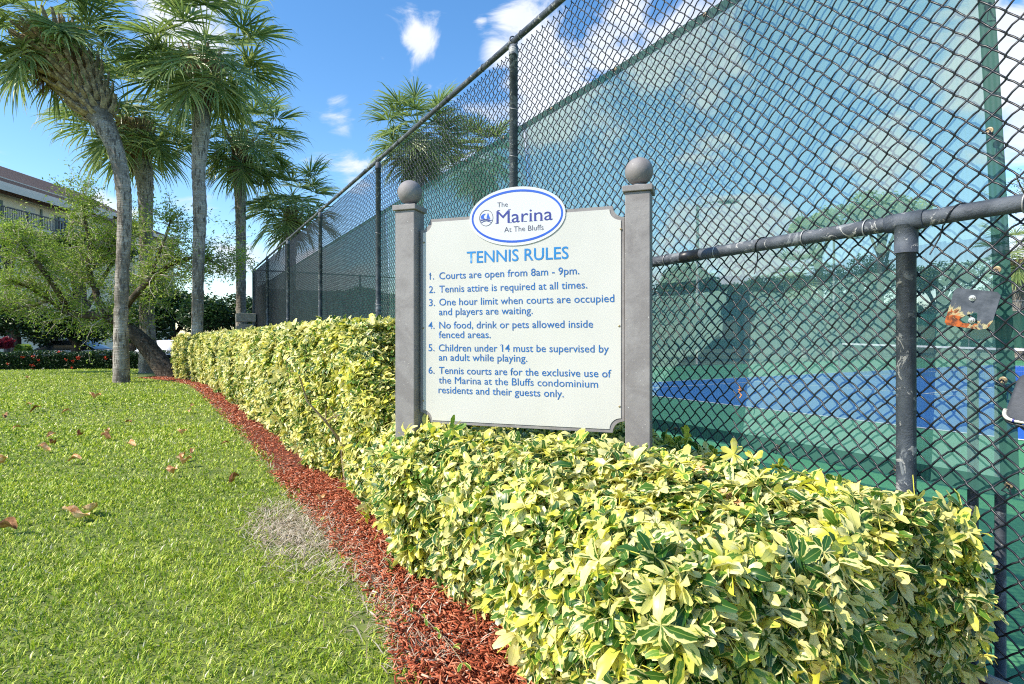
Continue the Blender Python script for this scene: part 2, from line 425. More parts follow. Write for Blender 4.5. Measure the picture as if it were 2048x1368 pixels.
M['lamp_grey'] = simple('light_pole_grey', (.30, .31, .30), (.38, .38, .37), 5, .6)
def make_rust():
    m = mat_new('rusty_plate_paint'); t = NT(m)
    tc_ = t.n('ShaderNodeTexCoord'); o = tc_.outputs['Object']
    sep = t.n('ShaderNodeSeparateXYZ'); t.l(o, sep.inputs[0])
    base = t.mix(t.ramp(t.noise(30, 6, vec=o), .35, .65), rgb(.05, .062, .08), rgb(.09, .105, .13))
    h = t.math('ADD', t.math('MULTIPLY', sep.outputs[2], -9.0), t.math('MULTIPLY', sep.outputs[0], -3.5))
    v = t.math('ADD', h, t.math('MULTIPLY', t.math('SUBTRACT', t.noise(22, 8, vec=o, rough=.7, dist=1.), .5), 1.6))
    rust = t.mix(t.ramp(t.noise(60, 5, vec=o), .4, .6), rgb(.10, .03, .014), rgb(.42, .10, .02))
    c = t.mix(t.ramp(v, .22, .30), base, rgb(.40, .36, .20))
    c = t.mix(t.ramp(v, .32, .42), c, rust)
    return t.out(t.pbr(c, .65, 0, t.bump(t.noise(60, 6, vec=o), .5, .004), .3))
M['rust'] = make_rust()

# ------------------------------------------------------------------ the ground
def sheet(name, pts, z, mat, kind='structure', thick=0.0):
    mb = MB(); n = len(pts)
    if thick:
        V = [(p[0], p[1], z) for p in pts] + [(p[0], p[1], z - thick) for p in pts]
        F = [tuple(range(n)), tuple(reversed(range(n, 2 * n)))] + [(i, i + n, (i + 1) % n + n, (i + 1) % n) for i in range(n)]
    else:
        V = [(p[0], p[1], z) for p in pts]; F = [tuple(range(n))]
    mb.add(V, F); o = mb.build(name, mat); o['kind'] = kind; return o
sheet('ground', [(-900, -900), (900, -900), (900, 1500), (-900, 1500)], -0.34, M['ground'])
def spoly(L): return [tuple(sp(s, p)[:2]) for s, p in L]
sheet('court_surround', list(reversed(spoly([(-9, 2.02), (-9, 41), (18.6, 41), (18.6, 2.02)]))), 0.0, M['court_green'], thick=.3)
BL = 8.78                       # near baseline
S_L, S_R = 12.0, 0.95           # doubles sidelines
S_sl, S_sr = 10.63, 2.32        # singles sidelines
BL2 = BL + 23.77; NETP = BL + 11.885; SV1 = NETP - 6.4; SV2 = NETP + 6.4
sheet('court', list(reversed(spoly([(S_R, BL), (S_R, BL2), (S_L, BL2), (S_L, BL)]))), 0.004, M['court_blue'])
def line_s(s0, s1, p, w=.055): return spoly([(s0, p - w / 2), (s0, p + w / 2), (s1, p + w / 2), (s1, p - w / 2)])
lines = MB()
def addl(P): lines.add([(x, y, .008) for x, y in P], [tuple(reversed(range(len(P))))])
for p_ in (BL, BL2): addl(line_s(S_R, S_L, p_, .09))
for p_ in (SV1, SV2): addl(line_s(S_sr + .03, S_sl - .03, p_))
for s_ in (S_L, S_R, S_sl, S_sr):
    addl(spoly([(s_ - .028, BL + .05), (s_ - .028, BL2 - .05), (s_ + .028, BL2 - .05), (s_ + .028, BL + .05)]))
sc_ = (S_L + S_R) / 2
addl(spoly([(sc_ - .028, SV1 + .03), (sc_ - .028, SV2 - .03), (sc_ + .028, SV2 - .03), (sc_ + .028, SV1 + .03)]))
o = lines.build('court_lines', M['line_white']); o['kind'] = 'structure'
# neighbouring court to the right
sheet('neighbour_court', list(reversed(spoly([(-14, BL), (-14, BL2), (-3.2, BL2), (-3.2, BL)]))), 0.004, M['court_blue'])
sheet('neighbour_surround', list(reversed(spoly([(-22, 2.02), (-22, 41), (-9.01, 41), (-9.01, 2.02)]))), 0.0, M['court_green'], thick=.3)

# lawn, mulch strip and soil under the hedge; (s, p) curves measured off the photograph
HF = [(-1.5, .80), (1.3, .79), (2.1, .80), (2.7, .82), (3.4, .86), (4.5, .83), (6.8, .77), (9.5, .68), (12, .58), (14, .44), (15.2, .22), (16.2, -.1), (17.2, -.5)]
def interp(T, s):
    return float(np.interp(s, [a for a, b in T], [b for a, b in T]))
def hf(s): return interp(HF, s)
MF = [(-1.5, .54), (1.5, .57), (2.05, .67), (3.0, .67), (4.5, .64), (7, .58), (9.5, .49), (12, .40), (14, .26), (15.2, -.05), (16.2, -.45), (17.2, -.9)]
def mf(s): return interp(MF, s)
SS = np.linspace(-1.5, 17.2, 60)
lawn_edge = [(s, mf(s)) for s in SS]
far_pts = [sp(19.5, -1.6)]
LP = [tuple(sp(s, p)[:2]) for s, p in lawn_edge]
north = [(-8.6, 18.3), (-13, 18.4), (-20, 17.0), (-45, 15)]
lawn_poly = LP + north + [(-45, -8), tuple(sp(-1.5, -4)[:2])]
o = sheet('lawn', lawn_poly, LAWN, M['soil'], thick=.6)
bed = LP + list(reversed([tuple(sp(s, 2.0)[:2]) for s in np.linspace(-1.5, 19, 20)]))
o = sheet('planting_bed', list(reversed(bed)), LAWN - .012, M['mulch_bed'], thick=.6)
mb = MB(); a_, b_ = sp(-1.5, 2.008), sp(18.9, 2.008)
mb.box(((a_ + b_) / 2) + Vector((0, 0, .03)), (20.4, .012, .46), ROT_S); o = mb.build('retaining_edge', M['concrete']); o['kind'] = 'structure'
sheet('parking_lot', [(-60, 19.5), (-6, 20.5), (2, 60), (-60, 60)], -0.28, M['asphalt'])

# ------------------------------------------------------------------ grass blades (numpy, one object)
def lawn_inside(x, y):
    s = -x * SN + y * CN; p = x * CN + y * SN
    lim = np.interp(s, [a for a, b in MF], [b for a, b in MF])
    return s, p, lim
def blade_mesh(name, x, y, L, W, lean, az, rcol, z0, bend=.5):
    n = len(x); V = np.zeros((n, 5, 3), np.float32)
    ux, uy = np.cos(az), np.sin(az)              # lean direction
    fx, fy = np.cos(az + rng.uniform(-.6, .6, n) + math.pi / 2), np.sin(az + math.pi / 2)
    b = np.stack([x, y, np.full(n, 0) + z0], 1)
    mid = b + np.stack([ux * np.sin(lean) * L * .5, uy * np.sin(lean) * L * .5, np.cos(lean) * L * .55], 1)
    l2 = lean + bend
    tip = mid + np.stack([ux * np.sin(l2) * L * .5, uy * np.sin(l2) * L * .5, np.cos(l2) * L * .5], 1)
    w = np.stack([fx * W / 2, fy * W / 2, np.zeros(n)], 1)
    V[:, 0] = b - w; V[:, 1] = b + w; V[:, 2] = mid + w * 1.0; V[:, 3] = mid - w * 1.0; V[:, 4] = tip
    i = np.arange(n)[:, None] * 5
    Q = i + np.array([[0, 1, 2, 3]]); T = i + np.array([[3, 2, 4]])
    C = np.zeros((n, 5, 3), np.float32); C[:, :, 0] = rcol[:, None]; C[:, :, 1] = .5
    return npmesh(name, V.reshape(-1, 3), [Q, T], C.reshape(-1, 3), smooth=False)
def patchy(x, y):
    return (np.sin(x * 1.7 + np.sin(y * 1.3) * 1.5) * np.cos(y * 1.1 + np.sin(x * .9)) + .5 * np.sin(x * 5.3 + y * 3.1) * np.cos(y * 4.7 - x * 2.2))
X, Y = [], []
for (z0_, z1_, dn) in ((1.2, 2.6, 22000), (2.6, 4.0, 13000), (4.0, 6.5, 5400), (6.5, 10, 1900), (10, 18.4, 750)):
    xl, xr = -(z1_) * .98, z1_ * .1
    nn = int((xr - xl) * (z1_ - z0_) * dn)
    x = rng.uniform(xl, xr, nn); y = rng.uniform(z0_, z1_, nn)
    keep = (x > -y * .93 - .3)
    s, p, lim = lawn_inside(x, y)
    edge = lim + .05 * np.sin(s * 7) * np.cos(s * 3.1) + rng.normal(0, .03, nn)
    keep &= p < edge
    dead = np.exp(-(((s - 3.08) / .36) ** 2 + ((p - .52) / .13) ** 2)) * 1.1 + np.exp(-(((s - 1.95) / .14) ** 2 + ((p - .55) / .07) ** 2))
    keep &= rng.random(nn) > np.clip(dead, 0, .97)
    yb = np.interp(x, [-45, -20, -13, -8.6, 0], [15, 17, 18.4, 18.3, 18.3])
    keep &= y < yb
    X.append(x[keep]); Y.append(y[keep])
x = np.concatenate(X); y = np.concatenate(Y); n = len(x); print('grass blades', n)
pt = patchy(x, y)
dist = np.hypot(x, y)
clump = np.sin(x * 31 + np.sin(y * 23) * 2) * np.sin(y * 37 + np.cos(x * 19) * 2)
L = (.011 + .036 * rng.beta(1.5, 2.2, n)) * (1 + .12 * pt) * (1 + .25 * clump)
W = rng.uniform(.0022, .0046, n) * np.clip(dist / 2.6, 1, 4.2)
L *= np.clip(dist / 9, 1, 1.4)
rc = np.clip(rng.beta(1.15, 1.35, n) * .9 + pt * .06 + clump * .08 + (rng.random(n) < .05) * .45, 0, 1)
o = link('grass', blade_mesh('grass', x, y, L, W, rng.uniform(.1, 1.2, n), 2.5 * np.sin(x * 17 + 3 * np.sin(y * 9)) + 2.5 * np.cos(y * 21 + 2 * np.sin(x * 13)) + rng.normal(0, 1.6, n), rc, LAWN - .006, .55), None, M['grass'])
tag(o, 'sunlit mown green lawn of broad-bladed grass', 'grass', kind='stuff')
# dead bleached grass along the mulch edge
nn = 5000
s = np.concatenate([rng.normal(3.08, .30, nn // 2), rng.uniform(.6, 16, nn // 4), rng.uniform(1.6, 3.4, nn // 4)])
p = np.concatenate([rng.normal(.50, .10, nn // 2), np.zeros(nn // 4), rng.normal(.66, .08, nn // 4)])
p[nn // 2: nn // 2 + nn // 4] = np.interp(s[nn // 2: nn // 2 + nn // 4], [a for a, b in MF], [b for a, b in MF]) + rng.normal(0, .045, nn // 4)
x = -s * SN + p * CN; y = s * CN + p * SN; k = y > .8; x, y = x[k], y[k]; n = len(x)
o = link('dead_grass', blade_mesh('dead_grass', x, y, rng.uniform(.03, .08, n), rng.uniform(.002, .0045, n), rng.uniform(.9, 1.5, n), rng.uniform(0, 6.283, n), rng.random(n), LAWN + .004, .25), None, M['straw'])
tag(o, 'bleached dead grass runners along the edge of the red mulch', 'dead grass', kind='stuff')
# mulch chips
def chips(s, p, Lc, Wc):
    n = len(s); x = -s * SN + p * CN; y = s * CN + p * SN
    az = np.where(rng.random(n) < .6, rng.normal(2.4, .7, n), rng.uniform(0, 6.283, n)); tl = rng.normal(0, .28, n)
    u = np.stack([np.cos(az) * np.cos(tl), np.sin(az) * np.cos(tl), np.sin(tl)], 1)
    v = np.stack([-np.sin(az), np.cos(az), rng.normal(0, .3, n)], 1)
    w = np.cross(u, v)
    c = np.stack([x, y, LAWN + rng.uniform(-.012, .022, n)], 1)
    Hc = Wc * rng.uniform(.25, .6, n)
    V = np.zeros((n, 8, 3), np.float32); q = 0
    for a in (-1, 1):
        for b in (-1, 1):
            for d in (-1, 1):
                tap = rng.uniform(.35, 1, n)
                V[:, q] = c + u * (Lc * a / 2)[:, None] + v * (Wc * b / 2 * tap)[:, None] + w * (Hc * d / 2)[:, None]; q += 1
    i = np.arange(n)[:, None, None] * 8
    F = (i + np.array([[[0, 1, 3, 2], [4, 6, 7, 5], [0, 4, 5, 1], [2, 3, 7, 6], [0, 2, 6, 4], [1, 5, 7, 3]]])).reshape(-1, 4)
    C = np.zeros((n, 8, 3), np.float32); C[:, :, 0] = np.clip(rng.beta(1.5, 1.7, n), 0, 1)[:, None]
    return npmesh('mulch', V.reshape(-1, 3), [F], C.reshape(-1, 3))
n1 = 30000
s = np.concatenate([rng.uniform(.3, 4.5, n1), rng.uniform(4.5, 17, 9000)])
lo = np.interp(s, [a for a, b in MF], [b for a, b in MF]); hi = np.interp(s, [a for a, b in HF], [b for a, b in HF]) + .22
p = lo - .03 + (hi - lo + .03) * rng.random(len(s)) + rng.normal(0, .02, len(s))
far = np.clip(s / 5, 1, 2.2)
o = link('mulch', chips(s, p, rng.uniform(.008, .040, len(s)) * far ** .5, rng.uniform(.0025, .008, len(s)) * far), None, M['chip'])
tag(o, 'strip of red dyed wood mulch between lawn and hedge', 'mulch', kind='stuff')
# ------------------------------------------------------------------ tennis rules sign
ZR = 2.32
E = Vector((.9457, -.3251, 0)); NB = Vector((.3251, .9457, 0))     # along the board to the right; into the scene
P_R = Vector(((1278 - PX) / FP * ZR, ZR, 0)); W_S = .4446 * ZR
P_L = P_R - E * W_S
rz_sign = math.atan2(E.y, E.x)
sign = empty('tennis_rules_sign', (P_R + P_L) / 2 + Vector((0, 0, LAWN)), rz_sign,
             'white tennis rules sign board with blue text between two grey ball-topped posts', 'sign')
SO = Vector(sign.location)
def loc_of(px, py, off=0.0):
    """the point (a, b) on the sign plane (off metres in front of the post centres' plane) seen at a photograph pixel"""
    d = Vector(((px - PX) / FP, 1, (PY - py) / FP)); o0 = Vector((0, 0, EYE)); pl = SO - NB * off
    t_ = (pl - o0).dot(NB) / d.dot(NB); q = o0 + d * t_ - SO
    return q.dot(E), q.z
PW = .097
for sgn, ptop in ((-1, 428), (1, 388)):
    a = sgn * W_S / 2
    zt = loc_of(1278, 388)[1]
    mb = MB(); mb.box((a, 0, (zt - .55) / 2), (PW, PW, zt + .55)); o = bevel(mb.build('post', M['signgrey'], sign), .004)
    mb = MB(); mb.box((a, 0, zt + .012), (PW + .020, PW + .020, .024)); 
    c = bevel(mb.build('post_cap', M['signgrey'], sign), .003)
    mb = MB(); r = .056
    prof = [(.030, .024), (.030, .031), (.022, .036), (.026, .042)]
    for k in range(1, 20):
        th = -math.pi / 2 + math.pi * k / 20
        if r * math.cos(th) > .024 or th > 0: prof.append((r * math.cos(th), .036 + r + r * math.sin(th) - .003))
    prof.append((.0008, .036 + 2 * r - .003))
    mb.lathe(prof, (a, 0, zt), 32); mb.build('ball_finial', M['signgrey'], sign, smooth=True)
# board: outline with scooped corners
BOFF = .006                                       # board face this far behind the centre plane (positive = nearer)
aL, _ = loc_of(841, 640, BOFF); aR, _ = loc_of(1249, 640, BOFF)
_, zT = loc_of(1180, 415, BOFF); _, zB = loc_of(1180, 863, BOFF)
def scooped(aL, aR, zB, zT, r, seg=8):
    P = []
    for cx_, cz_, a0 in ((aR, zT, 180), (aL, zT, 270), (aL, zB, 0), (aR, zB, 90)):
        P.append([(cx_ + r * math.cos(R(a0 + 90 * (1 - k / seg))), cz_ + r * math.sin(R(a0 + 90 * (1 - k / seg)))) for k in range(seg + 1)])
    # walk anticlockwise seen from the front: start at the top right
    out = []
    for Q in P: out += Q
    return out
def plate(P, y0, y1):
    n = len(P); V = [(a, y0, z) for a, z in P] + [(a, y1, z) for a, z in P]
    F = [tuple(range(n)), tuple(reversed(range(n, 2 * n)))] + [(i, i + n, (i + 1) % n + n, (i + 1) % n) for i in range(n)]
    return V, F
Pc = scooped(aL, aR, zB, zT, .048)
mb = MB(); mb.add(*plate(Pc, -.006, .016)); mb.build('board_frame', M['signgrey'], sign)
r2 = .014
Pi = scooped(aL + r2, aR - r2, zB + r2, zT - r2, .046)
mb = MB(); mb.add(*plate(Pi, -.009, -.0061)); mb.build('board_panel', M['signwhite'], sign)
BY = -.009
# oval
oc = loc_of(1034, 432, .01)
oL, _ = loc_of(939, 440, .0125); oR, _ = loc_of(1131, 425, .0125)
_, oT = loc_of(1036, 373, .0125); _, oB = loc_of(1032, 491, .0125)
oca, ocz = (oL + oR) / 2, (oT + oB) / 2; rx, rz_ = (oR - oL) / 2, (oT - oB) / 2
def ell(rx, rz, n=64): return [(oca + rx * math.cos(2 * math.pi * k / n), ocz + rz * math.sin(2 * math.pi * k / n)) for k in range(n)]
mb = MB(); mb.add(*plate(ell(rx, rz_), -.0125, -.0091)); o = mb.build('oval_plaque', M['ovalwhite'], sign)
def ring(P1, P2, y0, y1):
    n = len(P1); V = [(a, y0, z) for a, z in P1] + [(a, y0, z) for a, z in P2] + [(a, y1, z) for a, z in P1] + [(a, y1, z) for a, z in P2]
    F = []
    for i in range(n):
        j = (i + 1) % n
        F += [(i, j, j + n, i + n), (i + 2 * n, i, i + n, i + 3 * n)] if False else [(i, j, j + n, i + n), (i, i + 2 * n, j + 2 * n, j), (i + n, j + n, j + 3 * n, i + 3 * n)]
    return V, F
px_m = 1160 / 2.45
mb = MB(); mb.add(*ring(ell(rx - .0105, rz_ - .0125), ell(rx - .0185, rz_ - .022), -.0132, -.0123)); mb.build('oval_border', M['oval_blue'], sign)
dg = None
def text_obj(name, body, mat, px0, py0, px1, cap_px, off, weight=0.0, y=None, italic=0.0):
    """lettering whose baseline starts at a photograph pixel; px1 is where it ends, cap_px the height of a capital at its left end"""
    cu = bpy.data.curves.new(name, 'FONT'); cu.body = body; cu.size = 1.0; cu.extrude = .0; cu.offset = weight; cu.resolution_u = 3
    ob = bpy.data.objects.new(name, cu); col.objects.link(ob)
    bpy.context.view_layer.update()
    me = bpy.data.meshes.new_from_object(ob.evaluated_get(bpy.context.evaluated_depsgraph_get()))
    bpy.data.objects.remove(ob)
    n = len(me.vertices); V = np.zeros(n * 3, np.float32); me.vertices.foreach_get('co', V); V = V.reshape(-1, 3)
    a0, z0 = loc_of(px0, py0, off); a1, _ = loc_of(px1, py0, off)
    Z0 = (SO - NB * off + E * a0).y
    cap = cap_px / FP * Z0
    xmin, xmax = V[:, 0].min(), V[:, 0].max()
    W_ = np.empty_like(V)
    zz = V[:, 1] * cap / .729
    W_[:, 0] = a0 + (V[:, 0] - xmin) * (a1 - a0) / (xmax - xmin) + zz * italic
    W_[:, 1] = (-off - .0008) if y is None else y
    W_[:, 2] = z0 + zz
    me.vertices.foreach_set('co', W_.ravel()); me.update()
    me.name = name
    return link(name, me, sign, mat)
BT = .0095                                        # text plane just in front of the panel
T = lambda body, x0, y0, x1, cap=14.6, m='blue_ink', off=BT, w=0.006, it=0.0: text_obj('lettering', body, M[m], x0, y0, x1, cap, off, w, italic=it)
T('TENNIS RULES', 933.5, 526.4, 1137, 24.2, 'title_ink', w=.008)
rows = [('1.', 859.5, 559, 868, None), ('Courts are open from 8am - 9pm.', 878.5, 558.5, 1158.5, 0),
        ('2.', 858, 586, 870, None), ('Tennis attire is required at all times.', 878.5, 585, 1174.5, 0),
        ('3.', 858, 612, 870, None), ('One hour limit when courts are occupied', 878.5, 611, 1228.5, 0),
        ('and players are waiting.', 878, 630.4, 1065.5, 0),
        ('4.', 856.5, 657.5, 869, None), ('No food, drink or pets allowed inside', 878.5, 657, 1186, 0),
        ('fenced areas.', 877.5, 676, 981.5, 0),
        ('5.', 857, 702, 869, None), ('Children under 14 must be supervised by', 877.5, 702.3, 1217.5, 0),
        ('an adult while playing.', 877.5, 721, 1054.5, 0),
        ('6.', 857, 747, 869, None), ('Tennis courts are for the exclusive use of', 878, 747.2, 1222.5, 0),
        ('the Marina at the Bluffs condominium', 877.5, 766.5, 1196, 0),
        ('residents and their guests only.', 877, 786, 1127.5, 0)]
for (b_, x0, y0, x1, _k) in rows: T(b_, x0, y0, x1, w=0.003 if 'Marina' not in b_ else 0.0)
OT = .0128
T('The', 994.5, 414.6, 1015.5, 10.2, 'slate', OT, -.006)
T('Marina', 993, 447.2, 1105, 26.5, 'navy', OT, .0)
T('At The Bluffs', 1008.5, 464.6, 1087, 11.2, 'slate', OT, -.006)
# serifs of the big word
def bar(px0, py0, px1, py1, mat, wd=.0020, y=-.0137):
    a0, z0 = loc_of(px0, py0, .0135); a1, z1 = loc_of(px1, py1, .0135)
    d = Vector((a1 - a0, z1 - z0)); nn_ = Vector((-d.y, d.x)).normalized() * wd / 2
    return [(a0 + nn_.x, y, z0 + nn_.y), (a0 - nn_.x, y, z0 - nn_.y), (a1 - nn_.x, y, z1 - nn_.y), (a1 + nn_.x, y, z1 + nn_.y)], [(0, 1, 2, 3)]
mb = MB()
for (x0, y0, x1) in ((990.5, 447, 996.5), (1017, 445.4, 1024), (994.5, 420.8, 1000), (1016, 419.2, 1021.5), (1047.5, 442.7, 1054), (1057.8, 442, 1065), (1067.5, 441.4, 1074.5), (1079.5, 440.8, 1086)):
    mb.add(*bar(x0, y0, x1, y0 - (x1 - x0) * .05, None))
o = mb.build('lettering', M['navy'], sign); o['kind'] = 'stuff'
mb = MB()
for (x0, y0, x1, y1) in ((857.8, 550.2, 860.6, 547.4),): mb.add(*bar(x0, y0, x1, y1, None, .0028))
for (x0, y0, x1, y1) in ((1000.2, 691.2, 1003.2, 688.6),): mb.add(*bar(x0, y0, x1, y1, None, .0028))
o = mb.build('lettering', M['blue_ink'], sign); o['kind'] = 'stuff'
# sailing boat roundel
def disc_ring(cx_, cy_, r_px, w_px, mat, name):
    c = loc_of(cx_, cy_, .0135); k = (SO + E * c[0]).y / FP; r_ = r_px * k; w_ = w_px * k; n = 40
    P1 = [(c[0] + r_ * .97 * math.cos(2 * math.pi * i / n), c[1] + r_ * 1.06 * math.sin(2 * math.pi * i / n)) for i in range(n)]
    P2 = [(c[0] + (r_ - w_) * .97 * math.cos(2 * math.pi * i / n), c[1] + (r_ - w_) * 1.06 * math.sin(2 * math.pi * i / n)) for i in range(n)]
    mb = MB(); mb.add(*ring(P1, P2, -.0136, -.0124)); mb.build(name, mat, sign)
disc_ring(972.3, 436, 15.2, .9, M['slate'], 'emblem_ring')
def pixpoly(P, mat, name, y=-.0136):
    Q = [loc_of(a, b, .0135) for a, b in P]
    mb = MB(); mb.add([(a, y, z) for a, z in Q], [tuple(range(len(Q)))]); return mb.build(name, mat, sign)
z8 = lambda x, y: (920 + x / 8.048, 360 + y / 8.048)
pixpoly([z8(*q) for q in [(425, 620), (440, 560), (447, 525), (462, 560), (475, 600), (487, 622)]], M['oval_blue'], 'emblem_sail')
pixpoly([z8(*q) for q in [(405, 628), (370, 628), (338, 620), (332, 600), (345, 570), (375, 548), (415, 540), (385, 570), (380, 600)]], M['oval_blue'], 'emblem_sail')
for P in ([(322, 660), (360, 648), (415, 638), (470, 652), (510, 644)], [(340, 690), (375, 668), (420, 655), (470, 668), (500, 680)], [(325, 640), (370, 640), (430, 632), (480, 640)]):
    mb = MB()
    for (q0, q1) in zip(P[:-1], P[1:]): mb.add(*bar(*z8(*q0), *z8(*q1), None, .0026))
    mb.build('emblem_wave', M['navy'], sign)
# screws along the two sides
mb0 = MB()
mb0.lathe([(.0045, 0), (.0045, .0015), (.002, .003), (.0003, .0032)], (0, 0, 0), 10)
scr = mb0.mesh('screw')
for (x_, y_) in ((848, 485), (846.5, 656), (846.5, 801), (1241.5, 458), (1238.5, 652), (1239, 813)):
    a, z = loc_of(x_, y_, BT); link('screw', scr, sign, M['brass'], loc=(a, BY, z), rot=(R(90), 0, 0))

# ------------------------------------------------------------------ chain link fence
FZT = EYE + 2.03                # top rail
FZM = EYE + .37                 # middle rail of the near bay
POST_S = [.37 - 3.05, .37, 3.42, 6.47, 9.52, 12.57, 15.62, 18.65]
fence = empty('chain_link_fence', sp(.37, FENCE_P - .03, 0), ROT_S, 'tall dark chain link fence along the tennis court with pipe posts and rails', 'fence')
H = .03145; NS = int(3.12 / H)
def wire_panel(width, sides=5, rad=.0027, sub=True, seed=3, x_end=None, height=None):
    rg = np.random.default_rng(seed)
    ns = NS if height is None else int(height / H)
    nw = int(round(width / H)); ncol = nw + 1
    jx = rg.normal(0, .0012, (ncol + 1, ns + 1)); jz = rg.normal(0, .0012, (ncol + 1, ns + 1))
    wav = .003 * np.sin(np.arange(ns + 1) * .35)[None, :] + 0 * jx
    Vs, Fs, base = [], [], 0
    for k in range(nw):
        pts = []
        for j in range(ns + 1):
            par = (j + k) % 2; c = k + par
            x0 = c * H + jx[c, j]; z0 = j * H + jz[c, j] + .10
            sg = 1 if par else -1
            yy = .0028 if (j % 2 == 0) else -.0028
            if sub:
                d = .0045
                pts.append((x0 - sg * d * .9, yy * 1.0, z0 - d * 1.1)); pts.append((x0 + sg * .0022, 0, z0)); pts.append((x0 - sg * d * .9, -yy * 1.0, z0 + d * 1.1))
                if j < ns:
                    par2 = (j + 1 + k) % 2; c2 = k + par2; x2 = c2 * H + jx[c2, j + 1]
                    pts.append(((x0 + x2) / 2 - 0.0 + (-sg) * .0, -yy * 1.0 + .0016 * (1 if yy < 0 else -1), z0 + H * .5 + .0012))
            else: pts.append((x0, yy * .3, z0))
        P = np.array(pts, np.float32)
        T_ = np.gradient(P, axis=0); T_ /= np.linalg.norm(T_, axis=1)[:, None]
        A = np.cross(T_, np.array([0, 1.0, 0])); A /= np.linalg.norm(A, axis=1)[:, None]; B = np.cross(A, T_)
        th = np.arange(sides) * 2 * math.pi / sides
        V = P[:, None, :] + rad * (A[:, None, :] * np.cos(th)[None, :, None] + B[:, None, :] * np.sin(th)[None, :, None])
        m = len(P); Vs.append(V.reshape(-1, 3))
        i = np.arange(m - 1)[:, None] * sides; j_ = np.arange(sides)[None, :]; j2 = (j_ + 1) % sides
        F = np.stack([i + j_, i + j2, i + sides + j2, i + sides + j_], -1).reshape(-1, 4) + base
        Fs.append(F); base += m * sides
    return npmesh('chain_link', np.concatenate(Vs), [np.concatenate(Fs)], None, smooth=True)
near_panel = wire_panel(3.05, 5, .0030, True)
far_panel = wire_panel(3.05, 3, .0036, False, seed=5)
def along(s, p=FENCE_P, z=0): return sp(s, p, z)
for i in range(len(POST_S) - 1):
    link('chain_link', near_panel if i < 3 else far_panel, fence, M['wire'], loc=((POST_S[i] - .37), -.030, 0))
    # fence-local x runs along +s, local y towards the lawn: the mesh hangs on the court side of the posts
for i, s_ in enumerate(POST_S):
    mb = MB(); mb.tube([(s_ - .37, 0, -.3), (s_ - .37, 0, FZT - .035)], .029, 16)
    po = mb.build('post', M['pipe'], fence, smooth=True)
    mb = MB(); mb.lathe([(.033, -.10), (.034, -.095), (.034, -.045), (.026, -.028), (.012, -.02)], (s_ - .37, 0, FZT), 16); mb.build('post_cap', M['pipe'], fence, smooth=True)
    mb = MB(); N_ = 14
    mb.tube([(s_ - .37, .0 + .030 * math.cos(a), FZT + .003 + .030 * math.sin(a)) for a in np.linspace(-.6, math.pi + .6, N_)], .005, 6)
    mb.build('loop_cap', M['pipe'], fence, smooth=True)
    if i < 6:
        for z_ in (.62, 1.05, 1.62, 2.05, 2.46, 2.85):
            zz = z_ + random.uniform(-.07, .07)
            mb = MB(); mb.tube([(s_ - .37 + .031 * math.cos(a), .031 * math.sin(a), zz + .012 * math.cos(a * 1.0)) for a in np.linspace(-.5, math.pi + .5, 10)], .0022, 5)
            mb.build('tie_wire', M['tie'] if random.random() < .6 else M['wire'], fence, smooth=True)
mb = MB(); mb.tube([(-3.1, 0, FZT), (18.28, 0, FZT)], .0215, 14); mb.build('top_rail', M['pipe'], fence, smooth=True)
mb = MB(); mb.tube([(-3.1, .0, FZM), (3.05, .0, FZM)], .0245, 18); mb.build('middle_rail', M['pipe'], fence, smooth=True)
s_tee = .96
mb = MB(); mb.tube([(s_tee - .37, .0, -.3), (s_tee - .37, .0, FZM - .02)], .0275, 18); mb.build('mullion_post', M['pipe'], fence, smooth=True)
mb = MB(); mb.tube([(s_tee - .37, 0, FZM - .10), (s_tee - .37, 0, FZM - .012)], .0325, 18); mb.tube([(s_tee - .37 - .055, 0, FZM), (s_tee - .37 + .055, 0, FZM)], .0295, 18)
mb.build('tee_fitting', M['pipe'], fence, smooth=True)
mb = MB(); mb.tube([(1.84 - .37 - .055, 0, FZM), (1.84 - .37 + .055, 0, FZM)], .0262, 18); mb.build('rail_sleeve', M['wire'], fence, smooth=True)
def tie_rail(s_, zr, rr, mat, skew=.02, tail=False):
    mb = MB(); pts = [(s_ - .37 + skew * (a / math.pi - .5), (rr + .003) * math.sin(a), zr + (rr + .003) * math.cos(a)) for a in np.linspace(-.4, math.pi + .5, 12)]
    if tail: pts += [(s_ - .37 + skew * .9, -.02, zr - .06), (s_ - .37 + skew * 1.5, -.025, zr - .11)]
    mb.tube(pts, .0024, 6); mb.build('tie_wire', mat, fence, smooth=True)
for s_, sk, tl in ((2.32, .01, True), (1.99, .01, False), (1.70, .012, False), (1.49, .03, True), (1.30, .01, False), (1.08, .01, False), (.83, .05, True), (.66, .01, False)):
    tie_rail(s_, FZM, .0245, M['tie'] if not tl else M['wire'], sk, tl)
for s_ in np.arange(2.1, 18, .62): tie_rail(s_ + random.uniform(-.1, .1), FZT, .0215, M['wire'] if random.random() < .5 else M['tie'])
# short posts of an unused gate frame just inside the fence
for k, (s_, lab) in enumerate(((.845, 'thin grey steel post behind the fence, the left one of a close pair'), (.775, 'thin grey steel post behind the fence, the right one of a close pair'))):
    P = sp(s_, 2.16)
    mb = MB(); mb.tube([(0, 0, 0), (0, 0, 1.14)], .0145, 12); mb.lathe([(.0165, 1.13), (.0165, 1.15), (.006, 1.158)], n=12)
    o = mb.build('short_post', M['pipe'], smooth=True); o.location = P
    tag(o, lab, 'post', 'thin posts behind the wind screen')

